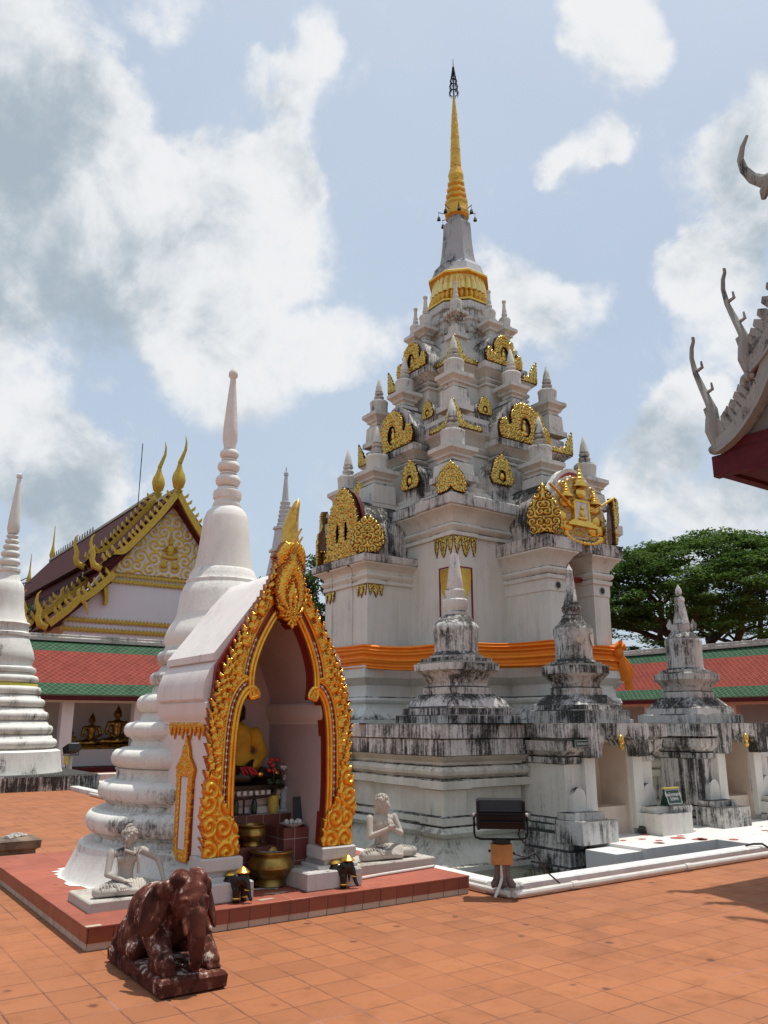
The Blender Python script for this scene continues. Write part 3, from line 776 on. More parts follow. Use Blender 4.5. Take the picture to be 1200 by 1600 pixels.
    ed = MB(); ed.plate([(.98 * math.cos(a), 5.8 + 1.58 * math.sin(a)) for a in [math.pi * i / 18 for i in range(19)]], -qe + .02, -qe + .19); ed.build('gable_edge', 'plaster_white', o)
    ed = MB(); ed.plate([(.9 * math.cos(a), 5.72 + 1.56 * math.sin(a)) for a in [math.pi * i / 18 for i in range(19)]], -qe - .02, -qe + .019); ed.build('gable_face', 'red_lacquer', o)
    crest = flame([(-.88, 0), (.88, 0), (.9, .5), (.8, .95), (.58, 1.3), (.26, 1.46), (-.26, 1.46), (-.58, 1.3), (-.8, .95), (-.9, .5)], .16, .02, .3)
    cr = ornament('crest_panel', crest, 'gold_on_white', o, (0, -qe - .02, 5.66), res=.022, thick=.06, depth=.07, scale=.27, seed=5)
    g = MB(); g.plate([(-.16, 6.12), (.16, 6.12), (.16, 6.62), (-.16, 6.62)], -qe - .205, -qe - .1)
    g.v = [(x * 1.38, y, 5.66 + (z - 5.66) * .9) for x, y, z in g.v]; g.build('crest_plaque', 'paint_white', o)
    g = MB()
    for (x0, z0, x1, z1) in ((-.19, 6.10, -.15, 6.65), (.15, 6.10, .19, 6.65), (-.19, 6.62, .19, 6.66)): g.plate([(x0, z0), (x1, z0), (x1, z1), (x0, z1)], -qe - .22, -qe - .1)
    for i, (hw, z0, z1) in enumerate(((.36, 5.98, 6.04), (.3, 6.04, 6.09), (.24, 6.09, 6.13))): g.plate([(-hw, z0), (hw, z0), (hw, z1), (-hw, z1)], -qe - .25 + .01 * i, -qe - .1)
    # seated figure on the plaque
    g.ball((0, -qe - .21, 6.18), (.12, .05, .05)); g.ball((0, -qe - .21, 6.3), (.065, .05, .12)); g.ball((0, -qe - .22, 6.45), (.04, .04, .05)); g.lathe([(.03, 0), (.015, .05), (.003, .1)], 8, 0, -qe - .22, 6.48)
    # tiered umbrellas
    def umb(x, z, h, r):
        g.lathe([(r, 0), (r * .95, .05), (r * .75, .06), (r * .72, .2 * h), (r * .6, .24 * h), (r * .66, .3 * h), (r * .4, .36 * h), (r * .45, .45 * h), (r * .26, .5 * h), (r * .3, .58 * h), (r * .14, .64 * h), (r * .04, h)], 12, x, -qe - .2, z)
    umb(0, 7.02, .75, .14); umb(-.34, 6.68, .55, .12); umb(.34, 6.62, .5, .12)
    g.ball((0, -qe - .2, 6.86), (.11, .06, .15)); g.ball((-.34, -qe - .16, 6.55), (.14, .05, .12)); g.ball((.34, -qe - .16, 6.5), (.14, .05, .12))
    for s_ in (-1, 1):
        g.tube([(s_ * .2, -qe - .23, 6.4), (s_ * .78, -qe - .27, 6.9)], [.022, .03], 8, 1.2)
        for j, (xx, zz) in enumerate(((.42, 6.2), (.5, 5.98), (.3, 5.95))): g.ball((s_ * xx, -qe - .12, zz), (.12, .06, .16))
    # garland below
    for i in range(15):
        a = math.pi * i / 14; x = -.42 * math.cos(a); z = 5.74 - .2 * math.sin(a)
        g.ball((x, -qe - .22, z), (.06, .06, .06), 8, 6)
    g.v = [(x * 1.38, y, 5.66 + (z - 5.66) * .9) for x, y, z in g.v]; g.build('crest_carving', 'gold_plain', o)
    naga = flame([(-.26, 0), (.26, 0), (.36, .25), (.33, .55), (.2, .82), (.06, 1.05), (0, 1.12), (-.06, 1.05), (-.2, .82), (-.33, .55), (-.36, .25)], .1, .03, .5)
    for s_ in (-1, 1):
        ornament('naga_head', naga, 'gold_relief', o, (s_ * 1.08, -qe - .06, 5.66), s_ * R(48), .02, .04, .09, .19, 3, dome=.05)
    # tiers ---------------------------------------------------------------
    def tier(zb, steps, h, zw, zc, flare, bw, ba, zp, pk, name, tone):
        m = MB()
        for (s_, z0, z1) in steps: m.sweep(sq(s_), [(0, z0), (0, z1), (-.05, z1 + .03)])
        zt = steps[-1][2]
        hc = zc - zw
        m.sweep(sq(h), [(0, zt), (0, zw), (.05, zw + .02), (.05, zw + .08), (0, zw + .1), (.05, zw + .16), (.07, zw + .2), (.05, zw + .25), (.01, zw + .28), (.03, zw + .34), (flare * .5, zc - .34), (flare * .9, zc - .28), (flare * .95, zc - .25)])
        o = m.build('tier', tone, T)
        k = MB(); k.sweep(sq(h), [(flare * .95, zc - .25), (flare, zc - .23), (flare, zc - .02), (flare - .05, zc), (-.4, zc + .01)]); k.build('cornice', 'plaster_mould', o)
        # four bays with pediments
        bay = MB(); bay.sweep([(-bw, -ba), (bw, -ba), (bw, -h + .1), (-bw, -h + .1)], [(-.1, zt), (-.1, zp - .62), (-.05, zp - .6), (-.05, zp - .54), (-.1, zp - .5), (-.04, zp - .44), (-.04, zp - .4), (-.08, zp - .36), (.06, zp - .2), (.08, zp - .19)])
        bo = bay.build('bay', tone, T)
        s2 = MB(); s2.sweep([(-bw, -ba), (bw, -ba), (bw, -h + .1), (-bw, -h + .1)], [(.08, zp - .19), (.1, zp - .18), (.1, zp - .02), (.08, zp)]); s2.build('cornice', 'plaster_mould', bo)
        rf = MB(); ar = [(bw * 1.02, zp), (bw * 1.02, zp + .42 * pk), (bw * .86, zp + .62 * pk), (bw * .66, zp + .95 * pk), (bw * .32, zp + 1.17 * pk), (0, zp + 1.24 * pk)]
        rf.plate(ar + [(-p[0], p[1]) for p in reversed(ar[:-1])], -ba + .02, -h + .2); rf.build('bay_roof', 'plaster_mould', bo)
        half = [(bw, 0), (bw * 1.08, .25 * pk), (bw * .98, .5 * pk), (bw * .8, .55 * pk), (bw * .68, .36 * pk), (bw * .56, .44 * pk), (bw * .58, .7 * pk), (bw * .42, .95 * pk), (bw * .15, 1.06 * pk), (0, 1.08 * pk)]
        hole = [(.19 * pk * math.cos(6.283 * i / 16), .42 * pk + .26 * pk * math.sin(6.283 * i / 16)) for i in range(16)]
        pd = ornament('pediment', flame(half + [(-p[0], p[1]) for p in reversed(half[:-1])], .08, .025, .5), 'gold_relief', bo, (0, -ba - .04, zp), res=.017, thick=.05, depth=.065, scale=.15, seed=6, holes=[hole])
        fg = MB(); fg.ball((0, -ba - .05, zp + .26 * pk), (.14 * pk, .05, .07 * pk)); fg.ball((0, -ba - .05, zp + .42 * pk), (.075 * pk, .05, .13 * pk)); fg.ball((0, -ba - .06, zp + .58 * pk), (.05 * pk, .04, .06 * pk))
        fg.build('niche_figure', 'gold_plain', bo)
        bo.rotation_euler = (0, 0, 0)
        for kx in (1, 2, 3): dup_tree(bo, T, (0, 0, 0), kx * math.pi / 2)
        # gilt corner flames on the cornice
        hf = h + flare
        st = [(0, 0), (.9, 0), (.9, .1), (.45, .13), (.27, .2), (.22, .34), (.14, .5), (0, .68)]
        A = ornament('corner_flame', flame(st, .1, .02, .4), 'gold_relief', o, res=.022, thick=.012, depth=.04, scale=.12, seed=9)
        Bm = ornament('corner_flame', flame([(-p[0], p[1]) for p in reversed(st)], .1, .02, .4), 'gold_relief', o, res=.022, thick=.012, depth=.04, scale=.12, seed=9)
        for kx in range(4):
            rz = kx * math.pi / 2; M = Matrix.Rotation(rz, 4, 'Z')
            a = A if kx == 0 else dup(A, o); a.location = M @ Vector((-hf, -hf - .004, zc - .24)); a.rotation_euler = (0, 0, rz)
            b_ = Bm if kx == 0 else dup(Bm, o); b_.location = M @ Vector((hf, -hf - .004, zc - .24)); b_.rotation_euler = (0, 0, rz)
        return o
    t1 = tier(6.6, [(2.6, 6.62, 6.78), (2.45, 6.78, 6.95), (2.3, 6.95, 7.2)], 1.82, 7.98, 8.8, .24, .82, 2.3, 8.42, .98, 't1', 'plaster_tier')
    t2 = tier(8.8, [(1.92, 8.8, 8.98), (1.78, 8.98, 9.16), (1.64, 9.16, 9.42)], 1.26, 10.15, 10.92, .2, .6, 1.66, 10.76, .78, 't2', 'plaster_tier')
    # pedestals and miniature stupas
    pm = {}
    def mini(x, y, z, cap, zbase, prof, sc, parent):
        key = (round(cap, 2), round(z - zbase, 2), round(sc, 2))
        if key not in pm:
            H = z - zbase; p = MB()
            p.sweep(sq(cap), [(-.02, -H), (-.02, -H + .14), (-.08, -H + .17), (-.10, -.42), (-.16, -.36), (-.16, -.3), (-.1, -.26), (-.1, -.22), (-.02, -.13), (0, -.12), (0, -.02), (-.03, 0)])
            o = p.build('miniature_stupa', 'plaster_tier', parent); s_ = MB(); s_.lathe([(r * sc, zz * sc) for r, zz in prof], 20, 0, 0, 0); s_.build('bell_spire', 'plaster_tier', o); pm[key] = o
        else: o = dup_tree(pm[key], parent)
        o.location = (x, y, z); return o
    for k in range(4):
        cr_, sr = [(1, 0), (0, 1), (-1, 0), (0, -1)][k]
        def rot(x, y): return (x * cr_ - y * sr, x * sr + y * cr_)
        x, y = rot(-2.28, -2.28); mini(x, y, 7.86, .42, 7.0, MINI, 1.0, T)
        x, y = rot(0, -2.86); mini(x, y, 7.76, .42, 6.7, MINI, .98, T)
        x, y = rot(-1.66, -1.66); mini(x, y, 10.1, .35, 9.1, MINI, .88, T)
        x, y = rot(0, -1.98); mini(x, y, 10.08, .34, 9.2, MINI, .86, T)
        x, y = rot(-.9, -.9); mini(x, y, 12.42, .25, 11.6, MINI3, .92, T)
        x, y = rot(0, -1.24); mini(x, y, 12.22, .25, 11.2, MINI3, .98, T)
    # antefixes standing on the cornices
    af = flame([(-.27, 0), (.27, 0), (.36, .14), (.3, .34), (.2, .58), (0, .74), (-.2, .58), (-.3, .34), (-.36, .14)], .09, .03, .5)
    hole = [(.12 * math.cos(6.283 * i / 14), .2 + .15 * math.sin(6.283 * i / 14)) for i in range(14)]
    src = None
    def antefix(x, y, rz, z, sc, hgt):
        nonlocal src
        if src is None:
            b_ = MB(); b_.box(-.3, -.02, -.4, .3, .5, .02); b_.plate([(.3 * math.cos(a), .62 * math.sin(a)) for a in [math.pi * i / 12 for i in range(13)]], .0, .5)
            o = b_.build('antefix', 'plaster_mould', T); ornament('gilt_face', af, 'gold_relief', o, (0, -.03, 0), 0, .02, .04, .06, .13, 11, holes=[hole])
            f_ = MB(); f_.ball((0, -.06, .2), (.075, .06, .1)); f_.build('boss', 'gold_plain', o); src = o
        else: o = dup_tree(src, T)
        o.location = (x, y, z); o.rotation_euler = (0, 0, rz); o.scale = (sc, sc, sc)
    for k in range(4):
        rz = k * math.pi / 2; M = Matrix.Rotation(rz, 4, 'Z')
        for s_ in (-1, 1):
            v = M @ Vector((s_ * 1.12, -2.6, 0)); antefix(v.x, v.y, rz, 7.08, 1.0, 0)
            v = M @ Vector((s_ * .92, -1.9, 0)); antefix(v.x, v.y, rz, 9.12, .66, 0)
    lf = flame([(-.3, 0), (-.1, .02), (0, .14), (.1, .02), (.3, 0), (.34, .2), (.28, .42), (.14, .62), (0, .72), (-.14, .62), (-.28, .42), (-.34, .2)], .1, .015, .4)
    ca = ornament('corner_antefix', lf, 'gold_relief', T, res=.02, thick=.05, depth=.06, scale=.13, seed=12, dome=.12)
    for k in range(4):
        o = ca if k == 0 else dup(ca, T); rz = -math.pi / 4 + k * math.pi / 2; M = Matrix.Rotation(rz, 4, 'Z')
        o.location = M @ Vector((0, -3.78, 6.6)); o.rotation_euler = (0, 0, rz)
    # upper drum, lotus, bell and spire (octagonal)
    o8 = math.pi / 8; K8 = 1 / math.cos(o8)
    def oct_(prof, name, mat, parent=T):
        m = MB(); m.lathe([(r * K8, z) for r, z in prof], 8, rot=o8); return m.build(name, mat, parent, ang=20)
    m = MB()
    for (s_, z0, z1) in ((1.30, 10.92, 11.1), (1.16, 11.1, 11.3), (1.05, 11.3, 11.62)): m.sweep(sq(s_), [(0, z0), (0, z1), (-.04, z1 + .02)])
    m.build('upper_steps', 'plaster_tier', T)
    oct_([(1.0, 11.6), (1.0, 11.75), (.95, 11.78), (.92, 11.95), (.96, 11.99), (.96, 12.12), (.9, 12.15), (.88, 12.35), (.92, 12.4), (.92, 12.5), (.86, 12.54), (.85, 12.72), (.9, 12.76), (.88, 12.98), (.8, 13.02)], 'drum', 'plaster_mould')
    oct_([(.86, 13.0), (.9, 13.02), (.9, 13.07), (.84, 13.09)], 'lotus_rim', 'gold_plain')
    lotus_ring([(.78, 13.08), (.82, 13.14), (.84, 13.24), (.80, 13.36), (.74, 13.44)], 144, 36, .14).build('lotus_lower', 'gold_orange', T)
    lotus_ring([(.74, 13.40), (.80, 13.43), (.79, 13.55), (.745, 13.7), (.73, 13.84), (.76, 13.92)], 144, 28, .12).build('lotus_upper', 'gold_pale', T)
    oct_([(.76, 13.9), (.84, 13.92), (.84, 13.98), (.80, 14.02), (.7, 14.05)], 'lotus_crown', 'gold_plain')
    oct_([(.76, 14.04), (.72, 14.14), (.66, 14.34), (.58, 14.44), (.52, 14.52), (.475, 14.75), (.44, 15.1), (.405, 15.55), (.395, 15.86), (.34, 15.93), (.27, 15.95), (.25, 16.12), (.28, 16.16)], 'bell', 'plaster_grey')
    sp = oct_([(.27, 16.14), (.34, 16.2), (.36, 16.3), (.325, 16.4), (.325, 16.5), (.31, 16.55), (.33, 16.6), (.33, 16.68), (.26, 16.76), (.3, 16.82), (.3, 16.9), (.235, 16.98), (.275, 17.04), (.27, 17.11), (.215, 17.2), (.25, 17.26), (.245, 17.34), (.19, 17.42), (.215, 17.5), (.23, 17.6), (.2, 17.72), (.165, 17.86), (.14, 17.95)], 'spire_rings', 'gold_orange')
    m = MB(); m.lathe([(.165, 17.92), (.17, 17.97), (.162, 18.1), (.148, 18.5), (.155, 18.51), (.155, 18.54), (.146, 18.55), (.128, 18.95), (.135, 18.96), (.135, 18.99), (.126, 19.0), (.106, 19.4), (.112, 19.41), (.112, 19.43), (.104, 19.44), (.084, 19.8), (.09, 19.81), (.09, 19.83), (.08, 19.84), (.03, 20.5)], 16); m.build('spire_cone', 'gold_orange', T)
    f = MB(); f.tube([(0, 0, 20.45), (0, 0, 21.45), (0, 0, 21.9)], [.025, .02, .006], 6)
    for (z, r) in ((20.62, .14), (20.86, .125), (21.06, .1), (21.22, .07), (21.36, .045)):
        n = 14
        for i in range(n):
            a, b_ = 6.283 * i / n, 6.283 * (i + 1) / n
            f.tube([(r * math.cos(a), r * math.sin(a), z), (r * math.cos(b_), r * math.sin(b_), z)], .016, 4)
            f.tube([(r * math.cos(a), r * math.sin(a), z + .01), (r * .98 * math.cos(a), r * .98 * math.sin(a), z - .1 * min(1, r * 8))], .011, 4)
            if i % 2 == 0: f.tube([(r * math.cos(a), r * math.sin(a), z), (r * .6 * math.cos(a), r * .6 * math.sin(a), z + .22)], .010, 4)
    f.build('finial', 'iron_dark', T)
    for k in range(8):
        a = k * math.pi / 4 + .2; ca_, sa = math.cos(a), math.sin(a)
        bm = MB(); bm.tube([(.3 * ca_, .3 * sa, 16.3), (.56 * ca_, .56 * sa, 16.36)], .012, 5); bm.tube([(.54 * ca_, .54 * sa, 16.35), (.54 * ca_, .54 * sa, 16.2)], .007, 4)
        bm.lathe([(.01, .12), (.035, .1), (.05, .03), (.06, 0)][::-1], 10, .54 * ca_, .54 * sa, 16.1); bm.build('wind_bell', 'iron_dark', T)
    return T
great_stupa()

def sash():
    T = thing('cloth_sash', 0, 0, 0, 'bright orange cloth sash wrapped around the base of the tall white stupa', 'sash')
    w, q, c = 1.0, 3.82, 2.62
    hull = []
    for k in range(4):
        cr_, sr = [(1, 0), (0, 1), (-1, 0), (0, -1)][k]
        for (x, y) in ((-c, -c), (-w - .06, -q - .1), (w + .06, -q - .1)): hull.append((x * cr_ - y * sr, x * sr + y * cr_))
    pts = []; nrm = []; par = []
    n = len(hull)
    for i in range(n):
        a = Vector(hull[i]); b_ = Vector(hull[(i + 1) % n]); d = (b_ - a); k = max(2, int(d.length / .07)); nn = Vector((d.y, -d.x)).normalized()
        for j in range(k): pts.append(a + d * (j / k)); nrm.append(nn); par.append((i, j / k, d.length))
    rng = np.random.RandomState(5); rows = 40; m = MB(); N_ = len(pts); S = np.arange(N_) * .07
    fr = [(rng.uniform(.1, .8) * rng.choice([-1, 1]), rng.uniform(0, 6.28), rng.uniform(2, 9)) for _ in range(8)]
    vs = []
    for r in range(rows + 1):
        t = r / rows
        for k, p in enumerate(pts):
            i, f, L = par[k]; sag = -.10 * math.sin(math.pi * f) * (1 if i % 3 != 1 else .15)
            top = 3.36 + sag * .8 + .02 * math.sin(S[k] * 1.3); bot = 2.80 + sag * .5 + .025 * math.sin(S[k] * .9 + 1)
            z = top + (bot - top) * t
            fold = sum(math.sin(t * fz * 5.5 + S[k] * fs_ + ph) for fs_, ph, fz in fr) / 5.5
            off = .03 + .045 * fold + .02 * math.sin(math.pi * t)
            if t in (0, 1): off = .0
            vs.append((p.x + nrm[k].x * off, p.y + nrm[k].y * off, z))
    fs = []
    for r in range(rows):
        for k in range(N_):
            j = (k + 1) % N_; fs.append(((r + 1) * N_ + k, (r + 1) * N_ + j, r * N_ + j, r * N_ + k))
    m.add(vs, fs); m.build('wrap', 'cloth_orange', T, ang=60)
    # knot and hanging tails beside the open porch
    kx, ky = .99, -q - .16
    kn = MB(); kn.ball((kx, ky, 3.2), (.13, .12, .15), 14, 10)
    for i in range(6):
        a = i * 1.05; kn.tube([(kx, ky, 3.22), (kx + .12 * math.cos(a), ky - .08 + .06 * math.sin(a), 3.36 + .06 * math.sin(a * 2)), (kx + .2 * math.cos(a), ky - .05, 3.28)], [.06, .055, .03], 7)
    kn.build('knot', 'cloth_orange', T, ang=60)
    tl = MB()
    for (dx, L, w_) in ((.0, .62, .1), (.14, .8, .11), (.24, .55, .09)):
        tl.tube([(kx, ky, 3.18), (kx + dx * .6 + .06, ky - .05, 3.18 - L * .35), (kx + dx + .12, ky - .02, 3.18 - L * .7), (kx + dx + .16, ky, 3.18 - L)], [.05, w_ * .8, w_, w_ * .9], 10, .35)
    tl.build('tails', 'cloth_orange', T, ang=60)
sash()

# ================================================================== ENCLOSURE TERRACE AND ITS SMALL STUPAS
def enclosure():
    T = thing('enclosure_wall', 0, 0, -.4, 'low moulded terrace wall with black weathered coping around the tall stupa', 'wall')
    z0 = .4
    e = 6.12; ev = 6.5
    plan = []
    # half sizes: u side e, v side ev ; corner blocks project
    def side(h, o, ks):
        pts = [(-h - .1, -o - .1), (-h - .1 + 1.5, -o - .1), (-h - .1 + 1.5, -o)]
        for (a, b_) in ks: pts += [(a, -o), (a, -o - .07), (b_, -o - .07), (b_, -o)]
        pts += [(h + .1 - 1.5, -o), (h + .1 - 1.5, -o - .1)]
        return pts
    s0 = side(e, ev, []); s1 = side(ev, e, [(-4.1, -3.4), (-2.6, -1.9), (-1.0, 1.0), (1.9, 2.6), (3.4, 4.1)])
    plan = s0 + [(-y, x) for x, y in s1] + [(-x, -y) for x, y in s0] + [(y, -x) for x, y in s1]
    prof = [(.34, 0), (.34, .14), (.27, .16), (.22, .26), (.10, .42), (.08, .48), (.15, .5), (.19, .56), (.15, .63), (.08, .65), (.11, .67), (.11, .75), (0, .77), (0, 1.13), (.11, 1.15), (.11, 1.26), (.05, 1.28), (.12, 1.33), (.14, 1.38), (.1, 1.44), (.02, 1.46), (.03, 1.5), (.14, 1.58), (.16, 1.59)]
    m = MB(); m.sweep(plan, prof); m.build('moulded_wall', 'plaster_moss', T)
    m = MB(); m.sweep(plan, [(.14, 1.59), (.17, 1.6), (.17, 1.82), (.13, 1.83)]); m.build('lower_coping', 'plaster_black', T)
    for sx in (-1, 1):
        for sy in (-1, 1):
            m = MB(); m.sweep(sq(.21), [(.05, .65), (.06, .66), (.06, .76), (0, .78), (0, 1.12), (.06, 1.14), (.06, 1.25), (.03, 1.27)], sx * (e + .1 - .13), sy * (ev + .1 - .13)); m.build('corner_pilaster', 'plaster_moss', T)
    m = MB(); m.sweep(plan, [(.15, 1.83), (.21, 1.84), (.21, 2.03), (.18, 2.05), (-2, 2.05)]); m.build('upper_coping', 'plaster_black', T)
    # niche blocks on the east side
    def niche(uc, fluted):
        hw = 1.0; yf = -7.42; yb = -ev + .05; ow = .43
        arch = [(ow, .22), (ow, 1.72)] + [(ow * math.cos(a), 1.72 + .2 * math.sin(a)) for a in [math.pi * i / 10 for i in range(1, 10)]] + [(-ow, 1.72), (-ow, .22)]
        poly = [(-hw, .22), (-ow, .22)] ; 
        poly = [(hw, .0), (hw, 1.83), (-hw, 1.83), (-hw, .0), (-ow, .0)] + list(reversed(arch))[0:] + [(ow, .0)]
        b = MB(); b.plate(poly, yf, yf + .62)
        b.box(-hw, yf + .62, 0, hw, yb, 1.83)
        o = b.build('niche_block', 'plaster_fluted' if fluted else 'plaster_clean', T, (uc, 0, 0))
        # side mouldings
        s_ = MB(); pl = [(-hw, yf), (hw, yf), (hw, yb), (-hw, yb)]
        for (xa, xb) in ((-hw - .0, -.66), (.66, hw)):
            s_.sweep([(xa, yf), (xb, yf), (xb, yb), (xa, yb)], [(.3, 0), (.3, .1), (.27, .12), (.26, .3), (.22, .33), (.2, .52), (.1, .55), (.1, .62), (.05, .64), (.05, .70), (0, .72)])
            s_.sweep([(xa, yf), (xb, yf), (xb, yb), (xa, yb)], [(0, 1.46), (.05, 1.48), (.05, 1.56), (.02, 1.58), (.12, 1.66), (.14, 1.8)])
        s_.build('plinth_moulding', 'plaster_mould', o)
        if fluted:
            fl = MB()
            for i in range(6):
                y = yf + .1 + i * .15; fl.box(-hw - .03, y, .72, -hw + .01, y + .085, 1.46)
            fl.build('fluting', 'plaster_fluted', o)
        p = MB(); p.sweep([(-hw, yf), (hw, yf), (hw, yb), (-hw, yb)], [(.14, 1.835), (.2, 1.845), (.2, 2.035), (.17, 2.052), (-.1, 2.053)]); p.build('coping', 'plaster_black', o)
        # frame pillars and cusped arch board
        f = MB()
        for sx in (-1, 1):
            x0, x1 = sorted((sx * .435, sx * .66)); f.box(x0, yf - .09, .5, x1, yf + .05, 1.56)
        f.build('frame_pillars', 'plaster_clean', o)
        cus = [(.68, 1.55), (.42, 1.55), (.42, 1.66), (.35, 1.79), (.23, 1.88), (.11, 1.87), (.03, 1.8), (0, 1.72), (-.03, 1.8), (-.11, 1.87), (-.23, 1.88), (-.35, 1.79), (-.42, 1.66), (-.42, 1.55), (-.68, 1.55), (-.68, 2.049), (.68, 2.049)]
        a = MB(); a.plate(cus, yf - .225, yf - .02); a.build('arch_board', 'plaster_black', o)
        dr = MB(); dr.ball((0, yf - .25, 1.8), (.05, .04, .08)); dr.lathe([(.03, 0), (.045, .04), (.01, .1)], 8, 0, yf - .25, 1.66); dr.build('gilt_drop', 'gold_plain', o)
        # rounded steles beside the frame
        for sx in (-1, 1):
            st = MB(); cx = sx * .80
            st.plate([(cx - .15, .62), (cx + .15, .62), (cx + .15, .92)] + [(cx + .15 * math.cos(t), .92 + .22 * math.sin(t)) for t in [math.pi * i / 10 for i in range(1, 10)]] + [(cx - .15, .92)], yf - .08, yf + .02); st.build('stele', 'plaster_clean', o)
        # stepped feet either side of the opening
        for sx in (-1, 1):
            ft = MB(); x0, x1 = sorted((sx * .5, sx * 1.24))
            ft.box(x0, yf - .5, 0.42, x1, yf + .02, .72); ft.box(x0 + .06, yf - .32, .72, x1 - .06, yf + .02, .81); ft.build('foot', 'plaster_mould' if sx < 0 else 'plaster_clean', o)
        li = MB(); li.box(-ow + .005, yf + .56, .4, ow - .005, yf + .615, 1.93); li.box(-ow + .005, yf + .08, .4, ow - .005, yf + .56, .82); li.build('niche_seat', 'niche_bounce_and_patch', o)
        for sx in (-1, 1):
            l2 = MB(); x0, x1 = sorted((sx * (ow - .003), sx * (ow - .02))); l2.box(x0, yf + .02, .42, x1, yf + .56, 1.72); l2.build('niche_cheek', 'niche_bounce_and_patch', o)  # cheek sheets tinted with the floor's reflected light
        return o
    for uc, fl in ((-3.62, False), (-.3, True), (3.02, False), (6.3, False)): niche(uc, fl)
enclosure()

def small_stupa(u, v, label, steps, shaft, bell, mat_low, mat_hi, extra=None):
    T = thing('corner_stupa', u, v, 1.65, label, 'stupa', group='small stupas on the terrace wall')
    k = next(i for i, p in enumerate(steps) if p[0] < steps[0][0] * .92 and i > 3)
    m = MB(); m.sweep(sq(steps[0][0]), [(o - steps[0][0], z) for o, z in steps[:k + 1]]); m.build('stepped_base', mat_low, T)
    m = MB(); m.sweep(sq(steps[0][0]), [(o - steps[0][0], z + .001) for o, z in steps[k:]]); m.build('flared_base', 'plaster_mould', T)
    oc = plan4([(-shaft[0][0], -shaft[0][0] + .1), (-shaft[0][0] + .1, -shaft[0][0])]); big = max(o for o, z in shaft); k = next(i for i, p in enumerate(shaft) if p[0] == big)
    m = MB(); m.sweep(oc, [(o - shaft[0][0], z) for o, z in shaft[:k + 1]]); m.build('pedestal', 'plaster_mould', T)
    m = MB(); m.sweep(oc, [(o - shaft[0][0], z + .001) for o, z in shaft[k:]]); m.build('pedestal_cap', mat_low, T)
    m = MB(); m.lathe(bell[0], 28); m.build('bell', mat_hi, T)
    m = MB(); m.lathe(bell[1], 20); m.build('spire', mat_hi, T)
    return T
